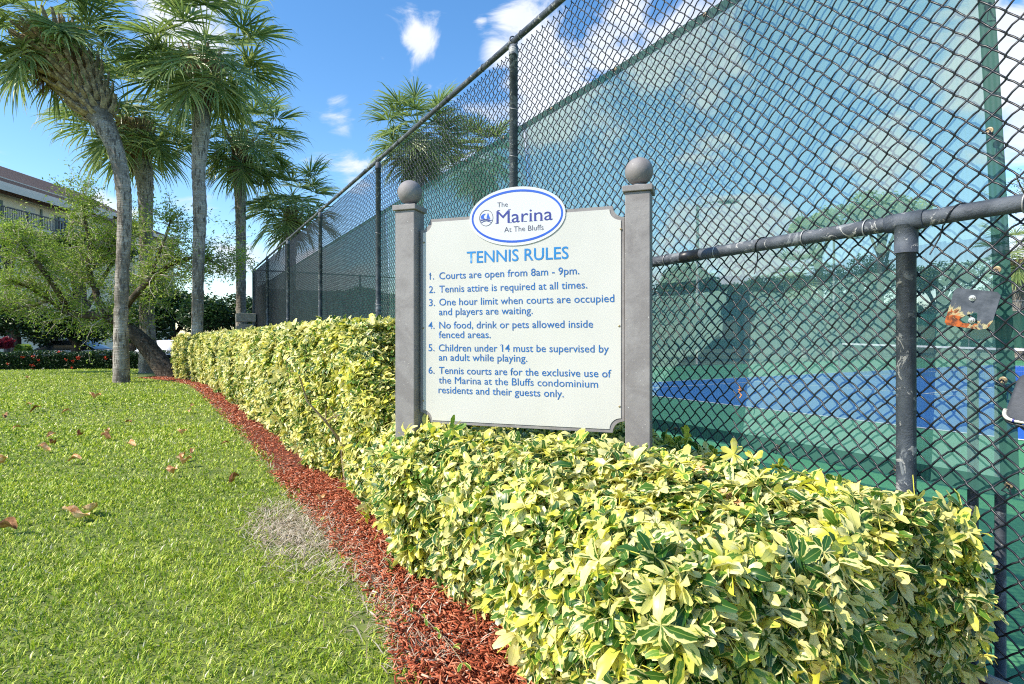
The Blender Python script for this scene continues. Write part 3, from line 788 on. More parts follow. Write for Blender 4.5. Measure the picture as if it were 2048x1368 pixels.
# wind screen cloth on the court side of the mesh
def screen(name, pts_fn, s0, s1, z0, z1, ns, nz, mat, hem=True, parent=None):
    V, F, UV = [], [], []
    for i in range(ns + 1):
        for j in range(nz + 1):
            s = s0 + (s1 - s0) * i / ns; z = z0 + (z1 - z0) * j / nz
            V.append(pts_fn(s, z)); UV.append((s, z))
    for i in range(ns):
        for j in range(nz):
            a = i * (nz + 1) + j; F.append((a, a + nz + 1, a + nz + 2, a + 1))
    me = bpy.data.meshes.new(name); me.from_pydata(V, [], F); me.update()
    uv = me.uv_layers.new(name='UVMap')
    for lp in me.loops: uv.data[lp.index].uv = UV[lp.vertex_index]
    for p in me.polygons: p.use_smooth = True
    return link(name, me, parent, mat)
ZB_, ZT_ = .765, 2.70
def cloth(s, z, extra=0.0):
    s_in = s
    t_ = (z - ZB_) / (ZT_ - ZB_)
    env = math.sin(math.pi * min(max(t_, 0), 1)) ** .7
    near = min(max((s - .7) / .8, 0), 1)
    fold = .016 * math.sin(s * 5.3 + 1.2 * math.sin(z * 2)) + .010 * math.sin(s * 11 + z * 3)
    off = .045 + env * (.028 + .045 * near + fold * near)
    if s > 3.5: off = .045 + env * (.03 + fold * .9)
    edge = .0
    if s < 2: edge = (t_ - .5) * .0
    s = s + (z - ZB_) * .045 * max(0, 1 - (s - .7) / 1.2)
    return sp(s, FENCE_P + off + extra, z)
S0 = .70
ws_ = empty('wind_screen', sp(S0, FENCE_P + .05, ZB_), 0, 'translucent green wind screen cloth hung behind the chain link fence', 'wind screen')
def shear(s, z): return s + (0.055 if False else 0)
for (a0, a1, n1_, mt) in ((S0 + .045, 3.42, 50, 'fabric'), (3.43, 6.47, 40, 'fabric_mid'), (6.48, 18.5, 120, 'fabric_dark')):
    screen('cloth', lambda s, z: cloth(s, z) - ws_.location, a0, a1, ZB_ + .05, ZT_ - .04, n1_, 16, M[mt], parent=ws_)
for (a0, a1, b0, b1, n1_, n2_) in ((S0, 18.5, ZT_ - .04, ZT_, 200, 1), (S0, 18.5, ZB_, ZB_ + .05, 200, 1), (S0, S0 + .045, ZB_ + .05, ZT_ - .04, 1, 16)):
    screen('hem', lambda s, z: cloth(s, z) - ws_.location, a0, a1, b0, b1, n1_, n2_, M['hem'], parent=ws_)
gm = MB(); 
gm.lathe([(.005, -.001), (.0105, -.001), (.0105, .002), (.0085, .003), (.005, .002)], n=14); gmesh = gm.mesh('grommet', True)
def grom(s, z, wire=True):
    P = sp(s + (z - ZB_) * .045 * max(0, 1 - (s - .7) / 1.2), FENCE_P + .043 - (.002), z)
    q = Vector(sp(0, -1)).to_track_quat('Z', 'Y')
    link('grommet', gmesh, ws_, M['grommet'], loc=P + sp(0, -.004) - ws_.location, rot=q)
    if wire:
        mb = MB(); a = P - ws_.location + sp(0, -.006); b = a + sp(-.022, -.035, -.020)
        mb.tube([a, (a + b) / 2 + Vector((0, 0, -.01)), b, a + sp(.006, -.03, -.012), a + sp(0, -.008, .002)], .0022, 5); mb.build('tie_wire', M['wire'], ws_, smooth=True)
for z_ in (2.62, 2.24, 1.83, 1.42, 1.10, .80): grom(S0 + .02, z_)
for s_ in (1.02, 1.46, 2.0, 2.5, 3.2, 4.1): grom(s_, ZB_ + .025)
for s_ in np.arange(1.2, 18.3, .62):
    z_ = ZT_ - .02
    grom(float(s_), z_, s_ < 9)

# rusty plate hung on the mesh (about 12 cm wide)
pl = empty('rusty_plate', sp(.792, FENCE_P - .012, EYE + .088), math.atan2(-SN, CN) * 0 + (ROT_S - math.pi), 'square painted steel plate rusted through at its lower left, bolted to the fence', 'metal plate')
pl.rotation_euler = (0, R(10), ROT_S - math.pi)
hw, hh = .068, .062
outer = [(-hw, -.048), (-.060, .040), (-.052, hh), (.040, hh), (.058, .056), (.066, .046), (.062, -.020), (.052, -.052), (.040, -.062), (-.056, -.056)]
outer = [(-.062, -.050), (-.054, .046), (-.046, .056), (.052, .054), (.062, .044), (.056, -.030), (.046, -.052), (.030, -.058), (-.054, -.058)]
hole = [(-.026, -.036), (-.012, -.022), (.010, -.010), (.016, -.012), (.018, -.030), (.022, -.042), (.0, -.044), (-.016, -.046)]
import bmesh
def plate_hole(outer, hole, th):
    bm = bmesh.new()
    def loop(P): 
        vs = [bm.verts.new((a, 0, b)) for a, b in P]; return [bm.edges.new((vs[i], vs[(i + 1) % len(vs)])) for i in range(len(vs))]
    e = loop(outer) + loop(hole)
    bmesh.ops.triangle_fill(bm, use_beauty=True, edges=e)
    g = bmesh.ops.extrude_face_region(bm, geom=bm.faces[:])
    bmesh.ops.translate(bm, vec=(0, th, 0), verts=[v for v in g['geom'] if isinstance(v, bmesh.types.BMVert)])
    bmesh.ops.recalc_face_normals(bm, faces=bm.faces[:])
    me = bpy.data.meshes.new('plate_body'); bm.to_mesh(me); bm.free(); return me
link('plate_body', plate_hole(outer, hole, .003), pl, M['rust'])
bo = MB(); bo.lathe([(.009, 0), (.009, .0015), (.0065, .0016), (.0065, .007), (.0035, .0071), (.0035, .012), (.001, .0125)], n=10); bme = bo.mesh('bolt')
for (a, b) in ((-.004, .030), (.006, -.034)): link('bolt', bme, pl, M['zinc'], loc=(a, 0, b), rot=(R(90), 0, 0))
# the dark rounded case at the right edge of the picture
cs = empty('padded_case', sp(.598, FENCE_P - .06, EYE - .160), ROT_S - math.pi, 'dark grey rounded case with white lower rim hanging on the fence', 'case')
cs.rotation_euler = (0, R(9), ROT_S - math.pi)
def rbox(w, h, d, r, tilt=.0, n=6, taper=.8):
    P = []
    for (cx_, cz_, a0) in ((w / 2 - r, h / 2 - r, 0), (-w / 2 + r, h / 2 - r, 90), (-w / 2 + r, -h / 2 + r, 180), (w / 2 - r, -h / 2 + r, 270)):
        for k in range(n + 1):
            a = R(a0 + 90 * k / n); x_ = cx_ + r * math.cos(a); z_ = cz_ + r * math.sin(a)
            if z_ > 0: x_ = x_ * taper + (w / 2) * (1 - taper) * .6
            P.append((x_, z_))
    return P
def case_pt(x_, y_, off):
    """photograph pixel to the case's own plane, off metres nearer than the fence"""
    d = Vector(((x_ - PX) / FP, 1, (PY - y_) / FP)); pp = FENCE_P - off
    t_ = pp / (d.x * CN + d.y * SN); return d * t_ + Vector((0, 0, EYE)) - cs.location
cs.rotation_euler = (0, 0, 0)
OUT = [(2100, 744), (2050, 748), (2040, 753), (2034, 762), (2027, 780), (2019, 802), (2012, 820), (2010, 830), (2014, 838), (2026, 844), (2060, 852), (2104, 858)]
mb = MB(); V, F = [], []; n_ = len(OUT); cx_, cy_ = 2070, 800
lay = [(.020, .97), (.028, 1.0), (.060, 1.0), (.072, .96), (.078, .88)]
for (of_, k_) in lay: V += [case_pt(cx_ + (x_ - cx_) * k_, cy_ + (y_ - cy_) * k_, of_) for x_, y_ in OUT]
for i in range(len(lay) - 1):
    for j in range(n_): F.append((i * n_ + j, (i + 1) * n_ + j, (i + 1) * n_ + (j + 1) % n_, i * n_ + (j + 1) % n_))
F.append(tuple(range(n_))); F.append(tuple(reversed([(len(lay) - 1) * n_ + j for j in range(n_)])))
mb.add(V, F); mb.build('case_shell', M['case_grey'], cs, smooth=True)
mb = MB(); mb.tube(catmull([case_pt(x_, y_, .072) for x_, y_ in ((2012, 818), (2009, 826), (2011, 833), (2019, 838), (2040, 843), (2100, 851))], 4), .0052, 10)
mb.build('case_rim', M['case_white'], cs, smooth=True)
mb = MB(); mb.tube(catmull([case_pt(x_, y_, .066) for x_, y_ in ((2009, 832), (2014, 842), (2028, 848), (2060, 855), (2100, 861))], 4), .0035, 8)
mb.build('case_base', M['wire'], cs, smooth=True)
mb = MB(); q0 = case_pt(2026, 840, .073); q1 = case_pt(2029.5, 841, .073); mb.tube([q0, q1], .0064, 10); mb.build('rim_clip', M['navy'], cs)

# little knot of orange cord in the mesh
mb = MB(); b_ = sp(1.60, FENCE_P + .0, EYE - .235)
mb.tube([Vector((0, 0, 0)), sp(.006, -.01, .015), sp(-.004, -.012, .028), sp(.006, -.008, .036)], .0022, 6); mb.tube([Vector((0, 0, 0)), sp(.004, -.008, -.012)], .0025, 6)
mb.tube([sp(-.007, -.01, .022), sp(.009, -.01, .024)], .002, 5)
o = mb.build('cord_knot', M['rope'], smooth=True); o.location = b_; tag(o, 'frayed scrap of orange cord knotted in the chain link', 'cord')
# ------------------------------------------------------------------ the court: net, side fence and far fence
net = empty('tennis_net', sp((S_L + S_R) / 2, NETP, 0), ROT_S, 'tennis net with white top tape across the blue court', 'net')
NW = 5.55
def nz_at(x): return .914 + (1.05 - .914) * min(abs(x) / NW, 1)
mb = MB()
for k in range(-130, 131):
    x_ = k * NW / 130; mb.box((x_, 0, nz_at(x_) / 2), (.004, .004, nz_at(x_) - .03))
for j in range(1, 24):
    for k in range(-4, 4):
        xa, xb = k * NW / 4, (k + 1) * NW / 4
        mb.tube([(xa, 0, nz_at(xa) * j / 24), (xb, 0, nz_at(xb) * j / 24)], .0022, 3, cap=False)
o = mb.build('net_cords', M['net'], net); o['kind'] = 'stuff'
mb = MB(); N_ = 12
for k in range(-N_, N_):
    xa, xb = k * NW / N_, (k + 1) * NW / N_
    mb.add([(xa, -.006, nz_at(xa) - .05), (xb, -.006, nz_at(xb) - .05), (xb, -.006, nz_at(xb) + .01), (xa, -.006, nz_at(xa) + .01),
            (xa, .006, nz_at(xa) - .05), (xb, .006, nz_at(xb) - .05), (xb, .006, nz_at(xb) + .01), (xa, .006, nz_at(xa) + .01)], [(0, 1, 2, 3), (7, 6, 5, 4), (3, 2, 6, 7)])
mb.build('top_tape', M['tape'], net)
mb = MB(); mb.add([(-.03, -.012, .91), (.03, -.012, .91), (-.27, -.02, .02), (-.33, -.02, .02)], [(0, 1, 2, 3)]); mb.box((0, 0, .9), (.06, .02, .03)); mb.build('center_strap', M['tape'], net)
for sg in (-1, 1):
    mb = MB(); mb.tube([(sg * (NW + .1), 0, 0), (sg * (NW + .1), 0, 1.09)], .04, 12); mb.build('net_post', M['rail'], net, smooth=True)

def other_fence(name, s0p, s1p, label, npan, zc=True):
    a = sp(*s0p); b = sp(*s1p); L_ = (b - a).length; rz = math.atan2((b - a).y, (b - a).x)
    f = empty(name, a, rz, label, 'fence')
    k = int(round(L_ / 3.05))
    for i in range(k + 1):
        mb = MB(); mb.tube([(i * L_ / k, 0, 0), (i * L_ / k, 0, FZT)], .03, 8); mb.build('post', M['pipe'], f, smooth=True)
        if i < k: link('chain_link', far_panel, f, M['wire'], loc=(i * L_ / k, .03, 0), scale=(L_ / k / 3.05, 1, 1))
    mb = MB(); mb.tube([(0, 0, FZT), (L_, 0, FZT)], .022, 8); mb.build('top_rail', M['pipe'], f, smooth=True)
    def fn(s, z):
        off = .05 + .03 * math.sin(s * 3.1 + z)
        return Vector((s, -off if zc else off, z))
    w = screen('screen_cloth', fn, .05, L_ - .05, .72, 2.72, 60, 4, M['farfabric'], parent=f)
    return f
other_fence('side_fence', (18.7, 2.06), (18.7, 39.5), 'side fence of the court with dark green screen, running back from the far corner', 12, zc=False)
other_fence('back_fence', (18.7, 39.5), (-21, 39.5), 'far end fence of the court with dark green screen behind the net', 12, zc=False)

# ------------------------------------------------------------------ leaves: templates
def leaflet(L, W, rows, droop, curl, fold, r, clr, base=(0, 0, 0), az=0, el=0.0):
    """an obovate leaflet, leaving base at azimuth az and elevation el; returns V, Q, C"""
    V, C = [], []
    for i in range(rows + 1):
        t = (0, .34, .78, 1.0)[i] if rows == 3 else (0, .62, 1.0)[i]
        w = W / 2 * ((.10, .74, 1.0, .40)[i] if rows == 3 else (.10, 1.0, .42)[i])
        x = L * t; z = -droop * L * t * t + curl * L * .12 * math.sin(math.pi * t)
        for k, sg in enumerate((-1, 0, 1)):
            V.append((x, sg * w, z + abs(sg) * w * fold)); C.append((r, abs(sg) * .9 + .0, clr))
    Q = []
    for i in range(rows):
        for k in range(2):
            a = i * 3 + k; Q.append((a, a + 3, a + 4, a + 1))
    ce, se = math.cos(el), math.sin(el); ca, sa = math.cos(az), math.sin(az)
    out = []
    for (x, y, z) in V:
        x2, z2 = x * ce - z * se, x * se + z * ce
        out.append((base[0] + x2 * ca - y * sa, base[1] + x2 * sa + y * ca, base[2] + z2))
    return out, Q, C
def umbrella_cluster(rg, hi=True, size=1.0):
    """whorl of leaflets round the tip of a petiole that rises along +z"""
    V, Q, C, n = [], [], [], 0
    k = rg.integers(6, 10); hgt = .0; base_r = rg.random(); clr = rg.random() ** 1.6
    bias = rg.choice([-.36, -.08, .12, .3], p=[.25, .25, .28, .22])
    for i in range(k):
        L = size * rg.uniform(.030, .056); W = L * rg.uniform(.40, .54)
        az = 2 * math.pi * i / k + rg.normal(0, .16); el = rg.uniform(-.25, .60)
        r = float(np.clip(rg.uniform(0, .75) + bias, -.5, 1))
        v, q, c = leaflet(L, W, 3 if hi else 2, rg.uniform(.0, .8), rg.uniform(-.3, 2.0), rg.uniform(.05, .6), r, clr, (0, 0, 0), az, el)
        V += v; Q += [tuple(x + n for x in f) for f in q]; C += c; n += len(v)
    if hi:
        # petiole
        m = 4; Lp = size * .07; bx, by = rg.normal(0, .012, 2)
        for j, (f, rr) in enumerate(((0, .0013), (1, .0016))):
            for a in range(3):
                th = 2 * math.pi * a / 3; V.append((bx * f + rr * math.cos(th), by * f + rr * math.sin(th), -Lp * f)); C.append((.6, .8, .9))
        Q += [(n, n + 1, n + 4, n + 3), (n + 1, n + 2, n + 5, n + 4), (n + 2, n, n + 3, n + 5)]; n += 6
    return np.array(V, np.float32), np.array(Q, np.int32), np.array(C, np.float32)
rg0 = np.random.default_rng(11)
TH = [umbrella_cluster(rg0, True) for _ in range(28)]
TL = [umbrella_cluster(rg0, False, 1.1) for _ in range(14)]
def quat_basis(N, spin):
    """rotation matrices (n,3,3) whose z column is N, turned by spin about it"""
    N = N / np.linalg.norm(N, axis=1)[:, None]
    ref = np.where(np.abs(N[:, 2:3]) < .9, np.array([[0, 0, 1.0]]), np.array([[1.0, 0, 0]]))
    A = np.cross(ref, N); A /= np.linalg.norm(A, axis=1)[:, None]; B = np.cross(N, A)
    c, s = np.cos(spin)[:, None], np.sin(spin)[:, None]
    A2 = A * c + B * s; B2 = -A * s + B * c
    return np.stack([A2, B2, N], 2)
def bake(templates, P, N, S, rg, name, jit=.15):
    """copies of templates at points P, axis N, scale S -> one mesh"""
    n = len(P); tid = rg.integers(0, len(templates), n); Rm = quat_basis(N, rg.uniform(0, 6.283, n))
    Vs, Fs, Cs, base = [], [], [], 0
    for k, (V, Q, C) in enumerate(templates):
        idx = np.where(tid == k)[0]
        if not len(idx): continue
        W = np.einsum('nij,vj->nvi', Rm[idx], V) * S[idx][:, None, None] + P[idx][:, None, :]
        m = len(V); Vs.append(W.reshape(-1, 3))
        Fs.append((Q[None] + (np.arange(len(idx)) * m)[:, None, None] + base).reshape(-1, Q.shape[1])); base += m * len(idx)
        cc_ = np.repeat(C[None], len(idx), 0).copy(); cc_[:, :, 0] += rg.normal(0, jit, (len(idx), 1)); cc_[:, :, 2] = np.clip(cc_[:, :, 2] + rg.normal(0, .2, (len(idx), 1)), 0, 1)
        Cs.append(np.clip(cc_, 0, 1).reshape(-1, 3))
    return npmesh(name, np.concatenate(Vs), [np.concatenate(Fs)], np.concatenate(Cs), smooth=True)

# ------------------------------------------------------------------ the variegated hedge
S_END = .74
def h_low(s, p): return .775 - .05 * max(0, 1.8 - s) + .02 * math.sin(s * 5) * math.sin(p * 6) - .03 * (p > 1.75)
def hedge_points(rg, n, s0, s1, which, tall):
    """points and outward directions on the hedge's skin"""
    P, N = [], []
    zt = 1.30 if tall else None
    for _ in range(n):
        s = rg.uniform(s0, s1); f = hf(s); lump = .035 * math.sin(s * 6.1) + .03 * math.sin(s * 2.7 + 1) + .02 * math.sin(s * 14.3)
        if which == 'front':
            zt_ = 1.30 if tall else h_low(s, 1.0)
            t = rg.random(); z = LAWN + .03 + (zt_ - LAWN) * t
            if tall and s < 3.9: z = min(z, LAWN + .5 + (s - 2.9) * .75 + rg.uniform(-.05, .05)) if z > LAWN + .5 + (s - 2.9) * .75 else z
            bulge = .05 * math.sin(t * math.pi) + lump
            p = f + .06 - bulge + .10 * max(0, t - .8) / .2 + .05 * (1 - t)
            nx = (-.25 * rg.normal(), -1, .35 + .5 * t)
        elif which == 'top':
            p = rg.uniform(f + .08, 1.93); q = (p - f) / (1.93 - f)
            zt_ = 1.31 if tall else h_low(s, p)
            if tall and s < 3.9: zt_ = min(zt_, LAWN + .55 + (s - 2.9) * .72)
            z = zt_ + .03 * math.sin(p * 7 + s * 3) - .05 * (q > .93) - .06 * max(0, .15 - q) / .15
            nx = (.2 * rg.normal(), -.25 - .2 * (q < .15), 1)
        elif which == 'end':                    # the end face near the viewer
            p = rg.uniform(f, 1.93); t = rg.random(); z = LAWN + .05 + (h_low(S_END, p) - LAWN) * t
            s = S_END + .07 + .04 * math.sin(p * 9) - .05 * math.sin(math.pi * t); nx = (-1, .1 * rg.normal(), .3 + .5 * t)
        elif which == 'back':
            t = rg.random(); z = LAWN + .05 + (h_low(s, 1.9) - LAWN) * t; p = 1.93 + .03 * math.sin(s * 5) - .05 * (1 - t); nx = (.1, 1, .4)
        dn = np.array(nx, float); dn += rg.normal(0, .62 if which != 'top' else .48, 3); dn[2] += .15; dn /= np.linalg.norm(dn)
        depth = rg.exponential(.032)
        v = Vector(sp(s, p, z)); nw = sp(dn[0], dn[1], dn[2]); 
        v = v - Vector(nw) * float(min(depth, .12)) + Vector(nw) * (float(rg.random() < .04) * .035)
        P.append(v); N.append((nw.x, nw.y, nw.z))
    return np.array(P), np.array(N)
rg1 = np.random.default_rng(21)
Ln = 3.0 - S_END
sets = [('top', int(2300 * Ln)), ('front', int(1100 * Ln)), ('end', 1050), ('back', 450)]
PN = [hedge_points(rg1, n_, S_END + .05, 3.05, w_, False) for w_, n_ in sets]
P = np.concatenate([a for a, b in PN]); N = np.concatenate([b for a, b in PN])
dcam = np.linalg.norm(P - np.array([0, 0, EYE]), axis=1); order = np.argsort(dcam)
S_ = rg1.uniform(.72, 1.18, len(P)); S_[rg1.random(len(P)) < .05] *= 1.35
hedge = empty('variegated_hedge', sp(1.8, 1.3, LAWN), 0, 'low clipped yellow and green variegated hedge in front of the sign', 'hedge')
hloc = np.array(hedge.location)
big = order[:290]; rest = order[290:]
tmeshes = [npmesh('leaf_whorl', V, [Q], C, smooth=True) for V, Q, C in TH]
for me_ in tmeshes: me_.materials.append(M['varleaf'])
Rb = quat_basis(N[big], rg1.uniform(0, 6.283, len(big)))
for i, k in enumerate(big):
    mtx = Matrix(Rb[i].tolist()).to_quaternion()
    link('leaf_whorl', tmeshes[int(rg1.integers(0, len(tmeshes)))], hedge, None, loc=Vector(P[k] - hloc), rot=mtx, scale=float(S_[k]))
o = link('foliage', bake(TH, P[rest] - hloc, N[rest], S_[rest], rg1, 'foliage'), hedge, M['varleaf']); o['kind'] = 'stuff'
def stems(s0, s1, hgt, rg, n, parent, pl):
    mb = MB()
    for _ in range(n):
        s = rg.uniform(s0, s1); p = rg.uniform(hf(s) + .12, 1.8); a = sp(s, p, LAWN); pts = [a]; d = Vector((rg.normal(0, .3), rg.normal(0, .3), 1)).normalized()
        rr = rg.uniform(.007, .013); rad = [rr]
        hh_ = hgt(s, p) - LAWN - .06
        for k in range(5):
            pts.append(pts[-1] + d * hh_ / 5.0 * rg.uniform(.8, 1.1)); d = (d + Vector(rg.normal(0, .25, 3))).normalized(); d.z = max(d.z, .35); rad.append(rr * (1 - .14 * (k + 1)))
        pts = [q - pl for q in pts]
        mb.tube(pts, rad, 6)
        for k in range(3):
            j = int(rg.integers(1, 5)); q = pts[j]; e = q + Vector((rg.normal(0, .09), rg.normal(0, .09), rg.uniform(.04, .14))); mb.tube([q, (q + e) / 2 + Vector(rg.normal(0, .01, 3)), e], [rad[j] * .7, rad[j] * .6, rad[j] * .45], 5)
    o = mb.build('stems', M['stem'], parent, smooth=True); o['kind'] = 'stuff'; return o
stems(S_END + .1, 3.0, h_low, rg1, 70, hedge, Vector(hedge.location))
for nm_, k_, mm_ in (('dry_leaves', 70, M['dryleaf']), ('flower_clusters', 26, M['rope'])):
    Pd, Nd = hedge_points(rg1, k_, S_END + .1, 3.0, 'top' if nm_ == 'dry_leaves' else 'front', False)
    o = link(nm_, bake(TL, Pd - hloc, Nd, rg1.uniform(.3, .6, k_), rg1, nm_), hedge, mm_); o['kind'] = 'stuff'
# inner growth: deep shaded leaves that close the hedge
def inner(s0, s1, n, zt, rg, parent, name='inner_leaves'):
    P, N = [], []
    for _ in range(n):
        s = rg.uniform(s0, s1); p = rg.uniform(hf(s) + .12, 1.85); z = LAWN + rg.random() ** .6 * (zt(s, p) - LAWN - .10)
        P.append(sp(s, p, z)); N.append(rg.normal(0, 1, 3) + np.array([0, 0, .7]))
    P = np.array(P) - np.array(parent.location); N = np.array(N)
    o = link(name, bake(TL, P, N, rg.uniform(.9, 1.5, n), rg, name), parent, M['varleaf']); o['kind'] = 'stuff'
inner(S_END + .12, 3.2, 2600, h_low, rg1, hedge)

hedge2 = empty('variegated_hedge', sp(8, 1.3, LAWN), 0, 'tall clipped yellow and green variegated hedge behind the sign, running along the fence', 'hedge')
def h_tall(s, p): return 1.28 if s > 3.9 else LAWN + .5 + (s - 2.9) * .72
near_t = [hedge_points(rg1, 3200, 2.95, 4.6, 'front', True), hedge_points(rg1, 2300, 2.95, 4.6, 'top', True)]
P = np.concatenate([a for a, b in near_t]); N = np.concatenate([b for a, b in near_t]); h2 = np.array(hedge2.location)
o = link('foliage', bake(TH, P - h2, N, rg1.uniform(.75, 1.2, len(P)), rg1, 'foliage'), hedge2, M['varleaf']); o['kind'] = 'stuff'
far_t = [hedge_points(rg1, 2600, 4.6, 6.8, 'front', True), hedge_points(rg1, 1500, 4.6, 6.8, 'top', True), hedge_points(rg1, 5600, 6.8, 16.25, 'front', True), hedge_points(rg1, 3200, 6.8, 16.25, 'top', True)]
P = np.concatenate([a for a, b in far_t]); N = np.concatenate([b for a, b in far_t])
o = link('foliage', bake(TL, P - h2, N, rg1.uniform(.9, 1.5, len(P)), rg1, 'foliage'), hedge2, M['varleaf']); o['kind'] = 'stuff'
inner(3.1, 16.1, 7000, h_tall, rg1, hedge2)
stems(3.0, 8, h_tall, rg1, 60, hedge2, Vector(hedge2.location))

# ------------------------------------------------------------------ palms
def frond_mesh(seed, el, pet=1.0, blade=.95, droop=.5, dead=False, nseg=42):
    rg = np.random.default_rng(seed)
    V, C, Q = [], [], []
    def strip(pts, ws, side, r0, r1):
        b = len(V)
        for i, (p, w) in enumerate(zip(pts, ws)):
            f = i / (len(pts) - 1)
            V.append(tuple(p - side * w)); V.append(tuple(p + side * w)); r = r0 + (r1 - r0) * f ** 2
            C.append((r, .5, 0)); C.append((r, .5, 0))
        for i in range(len(pts) - 1): Q.append((b + 2 * i, b + 2 * i + 1, b + 2 * i + 3, b + 2 * i + 2))
    # petiole
    pts = []; p = Vector((0, 0, 0)); e = el
    for i in range(6):
        pts.append(p.copy()); p = p + Vector((math.cos(e), 0, math.sin(e))) * pet / 5; e -= droop * .16
    e += droop * .16
    Y = Vector((0, 1, 0))
    for k in range(2):
        strip(pts, [.022, .018, .015, .013, .012, .011], Y if k == 0 else Vector((math.sin(el), 0, math.cos(el))).normalized() * -1, .62, .5)
    hub = pts[-1]; t = Vector((math.cos(e), 0, math.sin(e))).normalized(); nrm = Vector((-t.z, 0, t.x))
    for i in range(nseg):
        ph = R(-128 + 256 * i / (nseg - 1)) + rg.normal(0, .012)
        cph, sph = math.cos(ph), math.sin(ph)
        cost = max(0, cph) * .22 * blade
        b = hub + t * cost - Vector((0, 0, 1)) * cost * .25
        d = (t * cph + Y * sph + nrm * (.28 - .1 * abs(sph)) + Vector(rg.normal(0, .07, 3))).normalized()
        L = blade * 1.12 * (.80 + .2 * cph) * rg.uniform(.9, 1.06) * (.8 if abs(ph) > 1.9 else 1)
        side = d.cross(nrm).normalized()
        side = (side + nrm * (.55 if i % 2 else -.55)).normalized()
        P_ = []; q = b.copy(); dd = d.copy(); g = (.50 + .95 * droop) * rg.uniform(.35, 1.9)
        K = 6
        for k in range(K):
            P_.append(q.copy()); q = q + dd * L / (K - 1)
            f = (k + 1) / K; dd = (dd + Vector((0, 0, -1)) * g * f ** 1.6 * (1.15 if k >= 3 else .35)).normalized()
        wid = blade * .024
        r0 = rg.uniform(.05, .65) if not dead else rg.random(); r1 = min(1, r0 + (rg.uniform(.0, .5) if rg.random() < .45 else .05))
        strip(P_, [wid * .3, wid * .85, wid * 1.0, wid * .72, wid * .42, wid * .06], side, r0, r1)
    return npmesh('frond', np.array(V), [np.array(Q)], np.array(C), smooth=False)
EL = [1.35, 1.0, .7, .42, .15, -.15, -.5, -.85]
FR = [[frond_mesh(100 + i * 7 + k, e, pet=1.05 - .12 * (i > 5), droop=.35 + .55 * (i / 7) + .15 * k) for k in range(3)] for i, e in enumerate(EL)]
for L_ in FR:
    for me_ in L_: me_.materials.append(M['palmleaf'])
FD = [frond_mesh(300 + k, -1.15, pet=.8, blade=.8, droop=1.0, dead=True, nseg=30) for k in range(2)]
for me_ in FD: me_.materials.append(M['deadfrond'])
bmb = MB()
bmb.add([(0, -.055, 0), (0, .055, 0), (.02, .06, -.03), (.02, -.06, -.03), (.13, -.035, .10), (.13, .035, .10), (.15, .03, .08), (.15, -.03, .08), (.22, -.022, .26), (.22, .022, .26), (.235, .02, .25), (.235, -.02, .25)],
        [(0, 3, 2, 1), (0, 1, 5, 4), (1, 2, 6, 5), (2, 3, 7, 6), (3, 0, 4, 7), (4, 5, 9, 8), (5, 6, 10, 9), (6, 7, 11, 10), (7, 4, 8, 11), (8, 9, 10, 11)])
boot_me = bmb.mesh('leaf_boot'); boot_me.materials.append(M['boot'])
